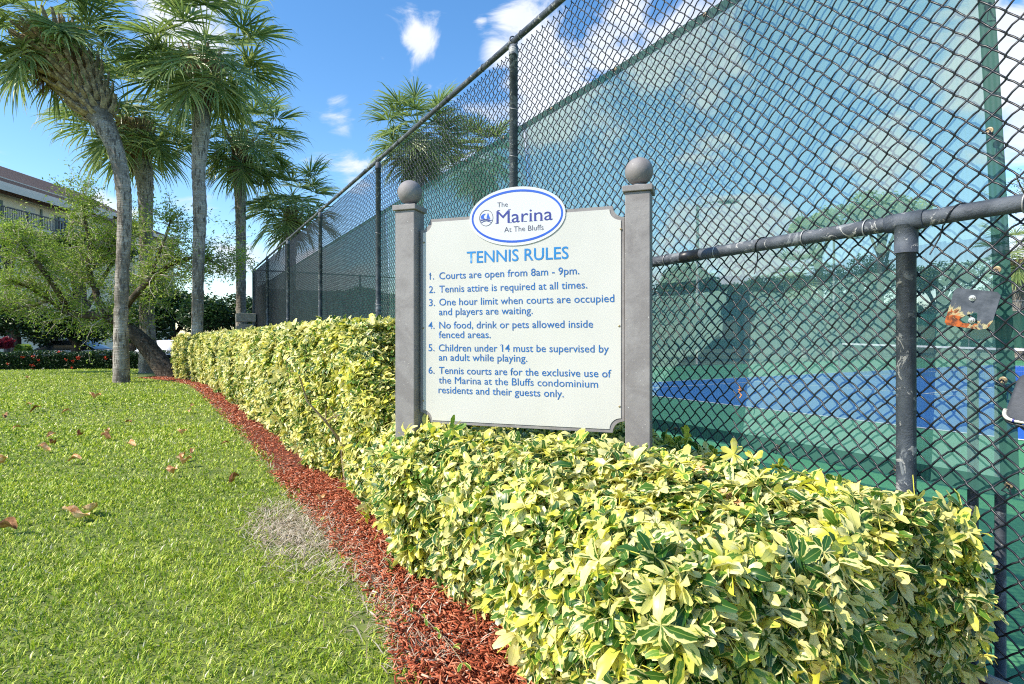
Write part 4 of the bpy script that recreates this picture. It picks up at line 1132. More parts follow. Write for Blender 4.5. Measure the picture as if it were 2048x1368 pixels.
def palm(label, Z, path, radii_px, head, nfr, scale, seed, boots=0, boot_from=0.75, dead=5, group='cabbage palms', bscale=1.0, tan=True):
    """path: photograph pixels from the base up; radii in pixels; head: pixel of the crown's heart"""
    rg = np.random.default_rng(seed)
    pts = [at(x_, y_, Z) for x_, y_ in path]; base = pts[0].copy()
    root = empty('palm_tree', base, 0, label, 'palm tree', group)
    k = Z / FP
    N_ = 6; cur = catmull([Vector((p.x, p.y, p.z)) for p in pts], N_)
    rad = np.interp(np.linspace(0, len(path) - 1, len(cur)), range(len(path)), [r * k for r in radii_px])
    fine, fr = [], []
    for i in range(len(cur) - 1):
        for q in range(3):
            fine.append(cur[i].lerp(cur[i + 1], q / 3)); fr.append((rad[i] + (rad[i + 1] - rad[i]) * q / 3) * (1 + .035 * rg.normal()))
    fine.append(cur[-1]); fr.append(rad[-1])
    cut = int(len(fine) * (.72 if tan else 1.0))
    mb = MB(); mb.tube([p - base for p in fine[:cut + 1]], fr[:cut + 1], 14); mb.build('trunk', M['palmtrunk'], root, smooth=True)
    if tan:
        mb = MB(); mb.tube([p - base for p in fine[cut:]], [r * 1.004 for r in fr[cut:]], 14); mb.build('upper_trunk', M['palmtrunk_tan'], root, smooth=True)
    if boots:
        lo_ = int(len(fine) * boot_from); n_lv = boots
        for j in range(n_lv):
            f = j / n_lv; ii = lo_ + f * (len(fine) - 1 - lo_); i0 = int(ii); q = fine[i0] - base; rr = fr[i0]
            t_ = (fine[min(i0 + 1, len(fine) - 1)] - fine[max(i0 - 1, 0)]).normalized()
            th = j * 2.39996; qz = Vector((0, 0, 1)).rotation_difference(t_)
            dr = qz @ Vector((math.cos(th), math.sin(th), 0))
            rot = qz @ Quaternion((0, 0, 1), th)
            link('leaf_boot', boot_me, root, None, loc=q + dr * rr * .92, rot=rot, scale=float(rg.uniform(.8, 1.2)) * scale * bscale)
    hd = at(head[0], head[1], Z) - base
    top = fine[-1] - base; ax = (hd - (fine[-4] - base)).normalized()
    for j in range(nfr):
        f = (j + .5) / nfr
        e_t = 1.05 - 1.7 * f + rg.normal(0, .14)
        i_e = int(np.argmin([abs(e_t - e) for e in EL]))
        az = j * 2.39996 + rg.normal(0, .2)
        me_ = FR[i_e][int(rg.integers(0, 3))]
        start = top.lerp(hd, .7 * (1 - f))
        tilt = Vector((0, 0, 1)).rotation_difference((ax * .35 + Vector((0, 0, .65))).normalized())
        link('frond', me_, root, None, loc=start, rot=tilt @ Quaternion((0, 0, 1), az), scale=scale * float(rg.uniform(.85, 1.12)))
    for j in range(dead):
        link('frond', FD[j % 2], root, None, loc=top, rot=(0, 0, rg.uniform(0, 6.28)), scale=scale * .8)['label'] = 'dead brown frond hanging below the crown'
    return root
HL = (EYE - LAWN) * FP
def zl(y): return HL / (y - PY)
Z1 = zl(765)
palm('leaning cabbage palm with bent trunk and thick collar of leaf boots, leftmost of the row', Z1, [(243, 766), (242, 650), (245, 540), (249, 440), (246, 370), (231, 300), (206, 245), (180, 195), (150, 148), (112, 100), (88, 62)], [15, 12.5, 12, 12.5, 13.5, 15, 20, 31, 41, 46, 26], (70, 35), 42, .98, 1, boots=170, boot_from=.62, group='cabbage palms by the lawn', bscale=1.1)
palm('tall straight cabbage palm whose trunk stands against the far hedge end', zl(760), [(392, 762), (395, 640), (397, 520), (400, 420), (397, 340), (402, 270), (403, 205), (405, 165), (410, 120)], [12, 10.5, 11, 12.5, 12.5, 16, 17, 24, 24], (412, 62), 46, .98, 2, boots=34, boot_from=.88, group='cabbage palms by the lawn')
palm('cabbage palm between the leaning palm and the tall one, with a short collar of boots', zl(745), [(298, 746), (294, 640), (293, 540), (292, 440), (290, 370), (283, 325), (272, 285), (262, 245)], [19, 13, 12, 12.5, 15, 19, 25, 27], (248, 205), 38, 1.08, 3, boots=60, boot_from=.80, group='cabbage palms by the lawn')
palm('cabbage palm with a slim trunk rising behind the brick pillar', 18.0, [(483, 712), (482, 600), (482, 500), (481, 420), (479, 350), (480, 305), (482, 280)], [11, 9.5, 9.5, 10, 11, 16, 19], (486, 240), 42, .95, 4, boots=24, boot_from=.86, group='cabbage palms by the lawn')
palm('smaller cabbage palm with grey dead skirt beyond the corner of the fence', 19.5, [(580, 740), (580, 600), (581, 520), (582, 450), (582, 415)], [11, 10.5, 10.5, 11, 14], (586, 375), 36, .92, 5, boots=20, boot_from=.8, dead=5, group='cabbage palms by the lawn')
palm('bushy cabbage palm seen above the top rail behind the fence', 22.0, [(836, 720), (834, 560), (834, 430), (836, 330), (838, 290)], [12, 12, 12, 13, 18], (836, 225), 52, 1.0, 6, boots=20, boot_from=.82, dead=9, group='palms beyond the court corner')
palm('lower cabbage palm seen through the mesh left of the tall fence post', 27.0, [(955, 720), (955, 560), (955, 420), (955, 330)], [10, 10, 10, 13], (955, 285), 42, 1.0, 7, dead=6, group='palms beyond the court corner')
palm('yellowing palm beyond the far screen at the right edge', 36.0, [(2037, 715), (2036, 640), (2035, 560), (2034, 520)], [10, 9.5, 9.5, 12], (2034, 478), 28, 1.25, 8, boots=20, boot_from=.7, group='palms beyond the far court fence')
palm('palm seen dimly through the green screen below the middle rail', 46.0, [(1610, 715), (1608, 640), (1606, 560)], [7, 6.5, 7], (1604, 520), 24, 1.35, 9, group='palms beyond the far court fence')

# ------------------------------------------------------------------ generic leaves scattered in crowns
def quadleaves(rg, P, size, name, rcol, fold=.3, elong=2.0, up=.4):
    n = len(P); N = rg.normal(0, 1, (n, 3)); N[:, 2] = np.abs(N[:, 2]) + up
    Rm = quat_basis(N, rg.uniform(0, 6.283, n)); L = size * rg.uniform(.6, 1.25, n); W = L / elong
    base = np.array([[-.5, 0, 0], [0, -.5, fold * .4], [.5, 0, -.1], [0, .5, fold * .4]], np.float32)
    B = base[None] * np.stack([L, W, W], 1)[:, None, :]
    V = np.einsum('nij,nvj->nvi', Rm, B) + P[:, None, :]
    i = np.arange(n)[:, None] * 4; F = np.concatenate([i + np.array([[0, 1, 2]]), i + np.array([[0, 2, 3]])])
    C = np.zeros((n, 4, 3), np.float32); C[:, :, 0] = np.clip(rcol, 0, 1)[:, None]
    return npmesh(name, V.reshape(-1, 3), [F], C.reshape(-1, 3))
def blob_points(rg, n, c, rad, lumps=9, shell=.55):
    """points in a lumpy crown: several overlapping clumps"""
    c = np.array(c); rad = np.array(rad)
    cen = rg.normal(0, 1, (lumps, 3)); cen /= np.linalg.norm(cen, axis=1)[:, None]; cen *= rg.uniform(.35, .75, (lumps, 1)); cen[:, 2] = np.abs(cen[:, 2]) * .9 - .15
    rr = rg.uniform(.30, .52, lumps)
    w = rg.integers(0, lumps, n); d = rg.normal(0, 1, (n, 3)); d /= np.linalg.norm(d, axis=1)[:, None]
    q = cen[w] + d * (rr[w] * (shell + (1 - shell) * rg.random(n) ** .5) * rg.uniform(.75, 1.08, n))[:, None]
    return c + q * rad
def bush(name, label, cat, c, rad, n, size, mat, seed, group=None, trunk=True, lumps=9, bright=0.0, zbase=None):
    rg = np.random.default_rng(seed); zb = (c[2] - rad[2] if zbase is None else zbase)
    root = empty(name, (c[0], c[1], zb), 0, label, cat, group); rl = np.array(root.location)
    P = blob_points(rg, n, c, rad, lumps)
    P = P[P[:, 2] > zb]
    o = link('crown', quadleaves(rg, P - rl, size, 'crown', rg.beta(2, 2.4, len(P)) + bright), root, mat); o['kind'] = 'stuff'
    if trunk:
        mb = MB(); h = c[2] - zb
        mb.tube([(0, 0, -.3), (.05, .02, h * .5), (-.03, 0, h)], [rad[0] * .09, rad[0] * .07, rad[0] * .05], 8)
        for k in range(7):
            a = rg.uniform(0, 6.28); e = Vector((math.cos(a) * rad[0] * .6, math.sin(a) * rad[1] * .6, h + rg.uniform(-.2, .5) * rad[2]))
            s0_ = Vector((0, 0, h * rg.uniform(.35, .85))); mb.tube([s0_, s0_.lerp(e, .5) + Vector((0, 0, .1 * rad[2])), e], [rad[0] * .04, rad[0] * .028, rad[0] * .012], 6)
        mb.build('trunk', M['bark'], root, smooth=True)
    return root
# dense dark sea-grape like growth behind the lawn
DB = [(30, 640, 25, 95, 85, 'dark broad-leaved tree behind the red-flowered hedge at the left edge'),
      (150, 655, 26, 90, 75, 'dark shady bush behind the leaning tree crown'),
      (262, 650, 25, 80, 80, 'dark dense bush behind the bent palm trunk'),
      (345, 628, 26, 75, 82, 'dark dense bush between the middle and tall palms'),
      (440, 632, 25, 75, 80, 'dark glossy bush between the tall palm and the brick pillar'),
      (520, 640, 27, 50, 60, 'dark bush just left of the fence corner')]
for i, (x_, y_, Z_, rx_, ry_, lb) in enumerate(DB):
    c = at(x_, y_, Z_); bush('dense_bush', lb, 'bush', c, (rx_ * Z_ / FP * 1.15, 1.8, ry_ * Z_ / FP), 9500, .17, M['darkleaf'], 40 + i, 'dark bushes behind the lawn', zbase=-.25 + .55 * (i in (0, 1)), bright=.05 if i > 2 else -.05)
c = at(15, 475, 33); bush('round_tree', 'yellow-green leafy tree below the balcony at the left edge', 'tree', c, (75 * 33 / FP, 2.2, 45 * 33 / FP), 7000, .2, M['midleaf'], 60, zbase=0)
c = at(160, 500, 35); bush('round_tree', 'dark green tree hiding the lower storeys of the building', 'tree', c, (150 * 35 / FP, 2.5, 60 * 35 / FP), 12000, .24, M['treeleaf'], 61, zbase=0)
# trees beyond the court
TB = [(1370, 575, 40, 80, 60, 'treeleaf', 'dark tree beyond the side fence, beside the light pole'), (1250, 600, 44, 90, 55, 'treeleaf', 'dark tree beyond the side fence, hidden by the sign'),
      (1480, 590, 52, 70, 40, 'treeleaf', 'small round tree beyond the far court corner'), (1640, 455, 52, 75, 60, 'midleaf', 'light green rounded tree beyond the far screen, the left one of a touching pair'), (1760, 435, 50, 85, 65, 'midleaf', 'taller light green rounded tree beyond the far screen, the right one of a touching pair'),
      (1560, 580, 56, 80, 45, 'treeleaf', 'low dark tree under the pair of light green trees'), (1720, 560, 58, 110, 70, 'treeleaf', 'broad dark tree behind the far screen near the centre strap'), (1880, 560, 60, 110, 60, 'treeleaf', 'broad dark tree behind the far screen left of the palm'),
      (2040, 590, 62, 110, 50, 'treeleaf', 'pale scrubby tree behind the palm at the right edge'), (2250, 560, 60, 160, 80, 'treeleaf', 'broad tree beyond the right edge'), (1100, 600, 46, 120, 50, 'treeleaf', 'dark tree far behind the sign board'),
      (700, 610, 40, 80, 40, 'treeleaf', 'dark low tree behind the side fence corner'), (880, 610, 42, 90, 45, 'treeleaf', 'dark low tree behind the two palms')]
for i, (x_, y_, Z_, rx_, ry_, mt, lb) in enumerate(TB):
    c = at(x_, y_, Z_); bush('round_tree', lb, 'tree', c, (rx_ * Z_ / FP, 3.0, ry_ * Z_ / FP), 6500, .32, M[mt], 80 + i, 'trees beyond the courts', zbase=0, bright=.1)
BLAB = ['dark bush beyond the courts, hidden behind the middle of the sign', 'dark bush beyond the courts, hidden behind the right sign post', 'dark bush beyond the courts, just right of the sign', 'dark bush beyond the courts, right of the tall light pole',
 'dark bush beyond the courts, above the left end of the net', 'dark bush beyond the courts, under the shorter light pole', 'dark bush beyond the courts, left of the fence mullion post', 'dark bush beyond the courts, behind the rusty plate', 'dark bush beyond the courts, at the foot of the yellowing palm', 'dark bush beyond the courts, past the right edge']
for i, x_ in enumerate((1120, 1240, 1350, 1460, 1570, 1690, 1800, 1910, 2020, 2150)):
    Z_ = 54 + (i % 3) * 2; c = at(x_, 632 - (i * 37 % 17), Z_)
    bush('dense_bush', BLAB[i], 'bush', c, (78 * Z_ / FP, 2.0, 48 * Z_ / FP), 3600, .34, M['treeleaf'], 120 + i, 'bushes beyond the courts', zbase=0, bright=-.05, trunk=False)
# thin open tree at the upper right edge
def branchy(name, label, cat, base, limbs, seed, mat, leaf, nleaf, group=None, twigs=60, barkm='bark', tw_len=.8, ups=.3):
    """limbs: list of (points, radii) in world space; twigs and leaves grow from their outer halves"""
    rg = np.random.default_rng(seed); root = empty(name, base, 0, label, cat, group); B = Vector(base)
    LP_ = []
    for k, (P_, Rr) in enumerate(limbs):
        cur = catmull(P_, 4); rr = np.interp(np.linspace(0, 1, len(cur)), np.linspace(0, 1, len(Rr)), Rr)
        mb = MB(); mb.tube([p - B for p in cur], list(rr), 9); mb.build('trunk' if k == 0 else 'limb', M[barkm], root, smooth=True)
        if k: LP_ += [(p, r) for p, r in zip(cur[len(cur) // 3:], rr[len(cur) // 3:])]
        else: LP_ += [(p, r) for p, r in zip(cur[int(len(cur) * .75):], rr[int(len(cur) * .75):])]
    mb = MB(); LV = []
    for _ in range(twigs):
        p, r = LP_[int(rg.integers(0, len(LP_)))]
        d = Vector((rg.normal(0, 1), rg.normal(0, .8), rg.normal(ups, .6))).normalized(); L_ = tw_len * rg.uniform(.5, 1.4)
        pts = [p]; dd = d.copy()
        for q in range(5): pts.append(pts[-1] + dd * L_ / 5); dd = (dd + Vector(rg.normal(0, .28, 3))).normalized()
        mb.tube([x_ - B for x_ in pts], [min(r * .5, .018) * (1 - .16 * q) for q in range(6)], 4)
        for q in range(3):
            s_ = pts[int(rg.integers(1, 5))]; e = (dd + Vector(rg.normal(0, .8, 3))).normalized() * L_ * .5
            p2 = [s_, s_ + e * .5, s_ + e + Vector((0, 0, -.06 * L_))]; mb.tube([x_ - B for x_ in p2], [.006, .005, .003], 3)
            for t_ in np.linspace(.15, 1, 5): LV.append(s_ + e * t_)
        for t_ in range(2, 6): LV.append(pts[t_])
    o = mb.build('twigs', M['twig'], root, smooth=True); o['kind'] = 'stuff'
    LV = np.array([tuple(v) for v in LV]); idx = rg.integers(0, len(LV), nleaf)
    P_ = LV[idx] + rg.normal(0, .075, (nleaf, 3)) - np.array(B)
    o = link('crown', quadleaves(rg, P_, leaf, 'crown', rg.beta(2, 2.0, nleaf), elong=2.8, up=.2), root, mat); o['kind'] = 'stuff'
    return root
ZT1 = zl(752)
def A(x_, y_, dz=0.0): return at(x_, y_, ZT1 + dz)
kk = ZT1 / FP
limbs = [([A(350, 757), A(330, 738), A(300, 700), A(270, 668), A(240, 645), A(215, 632)], [20 * kk, 20 * kk, 17 * kk, 14 * kk, 11 * kk, 10 * kk]),
         ([A(215, 632), A(180, 630, .2), A(140, 626, .4), A(100, 600, .3), A(60, 575, 0), (A(20, 560, -.3))], [9 * kk, 8 * kk, 6.5 * kk, 5 * kk, 4 * kk, 2 * kk]),
         ([A(222, 636), A(198, 605, .3), A(190, 575, .4), A(178, 540, .2), A(180, 490, 0), A(170, 440, -.2), A(165, 400, -.3)], [9 * kk, 7 * kk, 6 * kk, 5 * kk, 4.5 * kk, 3 * kk, 1.5 * kk]),
         ([A(140, 626, .4), A(110, 575, -.3), A(70, 520, -.8), A(30, 480, -1), A(0, 465, -1)], [5.5 * kk, 5 * kk, 4 * kk, 3 * kk, 1.5 * kk]),
         ([A(235, 642), A(262, 600, -.6), A(300, 560, -1), A(350, 525, -1), A(405, 515, -1), A(452, 540, -.9)], [7 * kk, 6 * kk, 5 * kk, 3.5 * kk, 2.5 * kk, 1.2 * kk]),
         ([A(178, 540, .2), A(215, 510, .5), A(228, 480, .6), A(262, 455, .8)], [4 * kk, 3.5 * kk, 2.5 * kk, 1.2 * kk]),
         ([A(300, 560, -1), A(318, 510, -1.2), A(335, 460, -1.3), A(342, 440, -1.3)], [3.5 * kk, 2.5 * kk, 2 * kk, 1 * kk]),
         ([A(190, 575, .4), A(150, 545, .9), A(110, 520, 1.2), A(85, 490, 1.3)], [4 * kk, 3.5 * kk, 2.5 * kk, 1.2 * kk]),
         ([A(100, 600, .3), A(60, 612, .8), A(10, 620, .9), A(-30, 600, .9)], [4 * kk, 3 * kk, 2.5 * kk, 1.2 * kk]),
         ([A(215, 632), A(250, 605, .9), A(290, 590, 1.3), A(340, 580, 1.4)], [5 * kk, 4 * kk, 3 * kk, 1.2 * kk])]
branchy('leaning_tree', 'light green open-crowned tree whose dark trunk leans far to the left', 'tree', A(350, 757), limbs, 5, M['midleaf'], .08, 44000, twigs=460, tw_len=.75)
zt2 = 30
branchy('thin_tree', 'bare twiggy tree with sparse leaves at the upper right edge', 'tree', at(2110, 700, zt2), [([at(2110, 700, zt2), at(2108, 560, zt2), at(2100, 450, zt2)], [.16, .12, .09]), ([at(2106, 520, zt2), at(2075, 430, zt2), at(2045, 380, zt2), at(2030, 345, zt2)], [.09, .06, .04, .02]),
        ([at(2102, 470, zt2), at(2110, 400, zt2), at(2090, 340, zt2)], [.07, .05, .02]), ([at(2075, 430, zt2), at(2040, 420, zt2), at(2010, 400, zt2)], [.04, .03, .01])], 9, M['treeleaf'], .12, 1500, twigs=50, tw_len=1.1)

# red-flowered hedge along the far side of the lawn
fh = empty('flowering_hedge', (-16, 18.5, .1), 0, 'low dark green clipped hedge with scattered red flowers at the end of the lawn', 'hedge')
rg = np.random.default_rng(51); fl = np.array(fh.location)
A0, A1 = Vector((-26.5, 17.2, 0)), Vector((-11.6, 19.3, 0)); dv = (A1 - A0); ln = dv.length; du = dv.normalized(); dn_ = Vector((-du.y, du.x, 0))
n = 24000; t = rg.uniform(0, ln, n); side = rg.random(n); w_ = np.where(side < .6, rg.uniform(0, .12, n), rg.uniform(0, .9, n)); zz = np.where(side < .6, rg.uniform(.12, .76, n), rg.uniform(.66, .80, n)) + .03 * np.sin(t * 3)
P = np.stack([A0.x + du.x * t + dn_.x * w_, A0.y + du.y * t + dn_.y * w_, zz], 1)
o = link('foliage', quadleaves(rg, P - fl, .075, 'foliage', rg.beta(2, 3, n), elong=1.9), fh, M['darkleaf']); o['kind'] = 'stuff'
mb = MB(); mb.box(((A0 + A1) / 2 + dn_ * .45 - Vector(fh.location) + Vector((0, 0, .36))), (ln - .2, .66, .6), math.atan2(du.y, du.x)); o = mb.build('shade_core', simple('hedge_core', (.008, .02, .006), (.02, .035, .012), 12, .95), fh); o['kind'] = 'stuff'  # near-black solid box; the hedge's shaded inside is put into its colour
fr_ = []
for k in range(44):
    t_ = rg.uniform(0, ln); z_ = rg.uniform(.25, .8); w0 = -.03 if z_ < .72 else rg.uniform(0, .6)
    c_ = np.array(A0 + du * t_ + dn_ * w0) ; c_[2] = z_
    fr_.append(c_ + rg.normal(0, .026, (16, 3)))
P = np.concatenate(fr_)
o = link('flowers', quadleaves(rg, P - fl, .038, 'flowers', rg.random(len(P)), elong=1.2), fh, M['redflower']); o['kind'] = 'stuff'
# small plants near the cars
for i, (x_, y_, Z_, r_, mt, nm, lb, sz) in enumerate(((8, 690, 20.5, 24, 'redleaf', 'red_leaved_plant', 'dark red ti plant at the left edge behind the flowering hedge', .22),
                                    (48, 700, 21, 20, 'midleaf', 'grassy_plant', 'pale grassy clump beside the red plant', .16),
                                    (352, 722, 20, 17, 'darkleaf', 'small_shrub', 'small dark reddish shrub in front of the covered car', .12))):
    c = at(x_, y_, Z_); bush(nm, lb, 'plant', c, (r_ * Z_ / FP, r_ * Z_ / FP, r_ * Z_ / FP), 900, sz, M[mt], 70 + i, trunk=False, lumps=5, zbase=c.z - r_ * Z_ / FP * 1.0)

# ------------------------------------------------------------------ brick pillar by the corner
bp = empty('brick_pillar', at(491, 677, 16.6).xy.to_3d(), ROT_S, 'brick pillar with pale concrete cap near the far corner of the fence', 'pillar')
ztop = (677 - 627) / FP * 16.6 + EYE; bw = .42; rowh = .075
nr = int((ztop - .36) / rowh)
bk = MB(); bk.box((0, 0, 0), (.198, .10, .066)); bkm = bk.mesh('brick'); bkm.materials.append(M['brickred'])
mb = MB(); mb.box((0, 0, (ztop - .3) / 2), (bw - .03, bw - .03, ztop - .3)); mb.build('mortar_core', M['concrete'], bp)
for r_ in range(nr):
    z_ = .04 + r_ * rowh
    for sd_ in range(4):
        for q in (-1, 1):
            a = sd_ * math.pi / 2
            v = Matrix.Rotation(a, 3, 'Z') @ Vector((q * .104 + (.02 if r_ % 2 else -.02) * .0, -bw / 2 + .05, z_))
            if z_ > .9: link('brick', bkm, bp, None, loc=v, rot=(0, 0, a))
for zc_, hh_ in ((ztop - .12, .24), (ztop - .42, .10)):
    for q in (-1, 1):
        mb = MB(); mb.box((q * (bw / 2 + .035) / 2 * 1.0, 0, zc_), ((bw + .06) / 2 - .006, bw + .08, hh_)); bevel(mb.build('cap_block', M['concrete'], bp), .01)

# ------------------------------------------------------------------ parked cars
def loft(sections, n_=None):
    V, F = [], []; n_ = len(sections[0])
    for S in sections: V += S
    for i in range(len(sections) - 1):
        for j in range(n_): F.append((i * n_ + j, i * n_ + (j + 1) % n_, (i + 1) * n_ + (j + 1) % n_, (i + 1) * n_ + j))
    F.append(tuple(reversed(range(n_)))); F.append(tuple((len(sections) - 1) * n_ + j for j in range(n_)))
    return V, F
def sect(x_, w, zb, zt, wt):
    return [(x_, -w, zb), (x_, -w, zb + (zt - zb) * .55), (x_, -wt, zt), (x_, -wt * .5, zt + .02), (x_, wt * .5, zt + .02), (x_, wt, zt), (x_, w, zb + (zt - zb) * .55), (x_, w, zb)]
def car(loc, rz, label, paint, cover=False, group=None):
    root = empty('covered_car' if cover else 'parked_car', loc, rz, label, 'car', group)
    if cover:
        S = [sect(-2.25, .70, .12, .55, .55), sect(-2.1, .86, .06, .80, .72), sect(-1.5, .92, .05, .95, .74), sect(-1.0, .93, .05, 1.10, .70), sect(-.4, .94, .05, 1.40, .62), sect(.5, .94, .05, 1.44, .62), sect(1.2, .93, .05, 1.22, .66), sect(1.7, .92, .05, 1.02, .72), sect(2.15, .86, .06, .92, .70), sect(2.3, .7, .15, .6, .55)]
        mb = MB(); mb.add(*loft(S)); o = mb.build('cover', M['cover'], root, smooth=True)
        m = o.modifiers.new('sub', 'SUBSURF'); m.levels = 2; m.render_levels = 2
        return root
    S = [sect(-2.25, .74, .35, .62, .62), sect(-2.1, .86, .22, .76, .76), sect(-1.2, .90, .20, .90, .82), sect(-.6, .90, .2, .95, .84), sect(1.3, .90, .2, .97, .84), sect(2.05, .87, .24, .92, .78), sect(2.25, .78, .35, .72, .66)]
    mb = MB(); mb.add(*loft(S)); bevel(mb.build('body', paint, root, smooth=True), .03)
    S = [sect(-1.05, .78, .90, .95, .72), sect(-.35, .78, .90, 1.38, .60), sect(.75, .78, .90, 1.42, .60), sect(1.55, .78, .9, 1.0, .70)]
    mb = MB(); mb.add(*loft(S)); mb.build('window', M['glass'], root, smooth=False)
    mb = MB(); mb.add(*loft([sect(-.38, .60, 1.36, 1.42, .56), sect(.78, .60, 1.38, 1.45, .56)])); mb.build('roof', paint, root)
    for sx in (-1.4, 1.4):
        for sy in (-.82, .82):
            mb = MB(); mb.lathe([(.2, -.1), (.31, -.1), (.33, -.06), (.33, .06), (.31, .1), (.2, .1)], n=18); w = mb.build('wheel', M['tyre'], root, smooth=True); w.location = (sx, sy, .33); w.rotation_euler = (R(90), 0, 0)
            mb = MB(); mb.lathe([(.19, -.105), (.2, .0), (.19, .105), (.05, .11)], n=12); mb.build('rim', M['rim'], w, smooth=True)
    for sy in (-.6, .6):
        mb = MB(); mb.box((-2.2, sy, .62), (.08, .28, .12)); mb.build('headlight', M['carwhite'], root)
    return root
zc = -.27
def gnd(x_, Z_): return Vector(((x_ - PX) / FP * Z_, Z_, zc))
car(gnd(335, 23.5), R(95), 'car under a pale grey fabric cover behind the middle palm', None, True)
car(gnd(135, 27), R(8), 'white parked car glimpsed under the dark bushes', M['carwhite'], group='cars on the parking lot')
car(gnd(350, 33), R(0), 'dark blue car roof behind the covered car', M['carblue'], group='cars on the parking lot')

# ------------------------------------------------------------------ condominium building at the left
def building():
    X0 = -39.0; b = empty('apartment_building', (X0, 43, 0), 0, 'cream apartment building with brown shingle roofs and a railed top balcony', 'building')
    # facade runs along +y (local y = 0 at the left edge of the picture), facing +x
    f = MB(); f.box((-6, 6.0, 6.1), (12, 36, 12.4)); f.build('wall', M['stucco'], b)
    zs = 9.85
    f = MB(); f.box((.9, -.2, zs - .12), (1.8, 28.0, .24)); f.build('balcony_floor', M['fascia'], b)
    f = MB(); f.box((1.76, -.2, zs + 1.06), (.10, 28.0, .09)); f.box((1.76, -.2, zs + .12), (.06, 28.0, .05)); f.build('handrail', M['rail'], b)
    f = MB()
    for k in range(0, 180): 
        y_ = -14 + k * .155
        if y_ < 13.8: f.box((1.76, y_, zs + .58), (.03, .03, .9))
    o = f.build('balusters', M['rail'], b); o['kind'] = 'stuff'
    for y_ in (-12, -8.6, -5.2, -1.8, 1.6, 5.0, 8.4, 11.8, 13.75):
        f = MB(); f.box((1.76, y_, zs + .52), (.11, .11, 1.04)); f.build('railing_post', M['rail'], b)
    def win(y0, w, z0, h, sh=True):
        f = MB(); 
        for (c_, d_) in (((.03, y0, z0 + h / 2), None),):
            f.box((.04, y0 - w / 2, z0 + h / 2), (.10, .07, h)); f.box((.04, y0 + w / 2, z0 + h / 2), (.10, .07, h)); f.box((.04, y0, z0), (.10, w, .07)); f.box((.04, y0, z0 + h), (.10, w + .07, .07)); f.box((.035, y0, z0 + h / 2), (.07, .05, h))
        wf = f.build('window', M['rail'], b)
        g = MB(); g.box((.012, y0, z0 + h / 2), (.02, w - .05, h - .05)); g.build('pane', M['glass'], wf)
        if sh:
            for q in (-1, 1):
                g = MB(); yc = y0 + q * (w / 2 + .22); g.box((.03, yc, z0 + h / 2), (.05, .34, h + .05))
                for j in range(12): g.box((.06, yc, z0 + .08 + j * h / 12), (.025, .27, .03))
                g.build('shutter', M['shutter'], b)
    win(.35, 1.3, zs + .55, 1.35); win(-6, 1.3, zs + .55, 1.35); win(7.6, 1.5, zs + .4, 1.45); win(15.5, 1.3, zs + .5, 1.3)
    for z_ in (6.4, 3.2):
        for y_ in (-6, .4, 4, 7.6, 15.5): win(y_, 1.3, z_ + .5, 1.35)
    f = MB(); f.box((.03, 3.9, zs + 1.02), (.06, .95, 2.04)); d = f.build('door', M['fascia'], b)
    g = MB(); g.box((.075, 3.55, zs + 1.0), (.04, .05, .14)); g.build('handle', M['rail'], d)
    f = MB(); f.box((.05, 5.0, zs + 1.02), (.10, .14, 2.1)); f.build('downpipe', M['shutter'], b)
    # roofs: three stepped gable slopes, eaves over the balcony
    def roof(y0, y1, xe, ze, xr, zr, th=.18):
        g = MB(); V = [(xe, y0, ze), (xe, y1, ze), (xr, y1, zr), (xr, y0, zr), (xe, y0, ze - th), (xe, y1, ze - th), (xr, y1, zr - th), (xr, y0, zr - th)]
        g.add(V, [(0, 1, 2, 3), (7, 6, 5, 4), (0, 4, 5, 1), (1, 5, 6, 2), (2, 6, 7, 3), (3, 7, 4, 0)]); rr = g.build('roof', M['shingle'], b)
        nrow = 14
        for j in range(nrow):
            t0 = j / nrow; xa = xe + (xr - xe) * t0; za = ze + (zr - ze) * t0
            s_ = MB(); dx = (xr - xe) / nrow; dz_ = (zr - ze) / nrow
            s_.add([(xa + .02, y0, za + .035), (xa + .02, y1, za + .035), (xa + dx, y1, za + dz_ + .006), (xa + dx, y0, za + dz_ + .006), (xa + .02, y0, za), (xa + .02, y1, za)], [(0, 1, 2, 3), (0, 4, 5, 1)])
            s_.build('shingle_course', M['shingle'], rr)
        g = MB(); g.box((xe + .06, (y0 + y1) / 2, ze - .12), (.06, y1 - y0, .36)); g.build('fascia', M['fascia'], b)
        return rr
        soff = MB(); soff.box((.62, -4, 12.14), (1.7, 24, .06)); soff.build('soffit', M['stucco'], b)
    roof(-20, 8.2, 1.5, 12.45, -1.4, 13.45)
    roof(-20, 12.5, .7, 12.95, -3.6, 14.9)
    roof(-20, 19.5, -1.6, 14.0, -7.5, 16.9)
    roof(12.5, 24, 1.0, 12.35, -3.6, 14.2)
    g = MB(); g.add([(-13, -20, 13.7), (-13, 26, 13.7), (-7.5, 19.4, 16.8), (-7.5, -20, 16.8)], [(0, 1, 2, 3)]); g.build('roof', M['shingle'], b)
    g = MB(); g.add([(0, 24.0, 11.7), (-12, 26.0, 11.7), (-7.5, 19.5, 16.8), (-1.6, 19.5, 13.9)], [(0, 1, 2, 3)]); g.build('roof', M['shingle'], b)
    g = MB(); g.box((.2, 18, 5.9), (.6, 3.6, 11.8)); g.build('stair_bay', M['stucco'], b)
building()

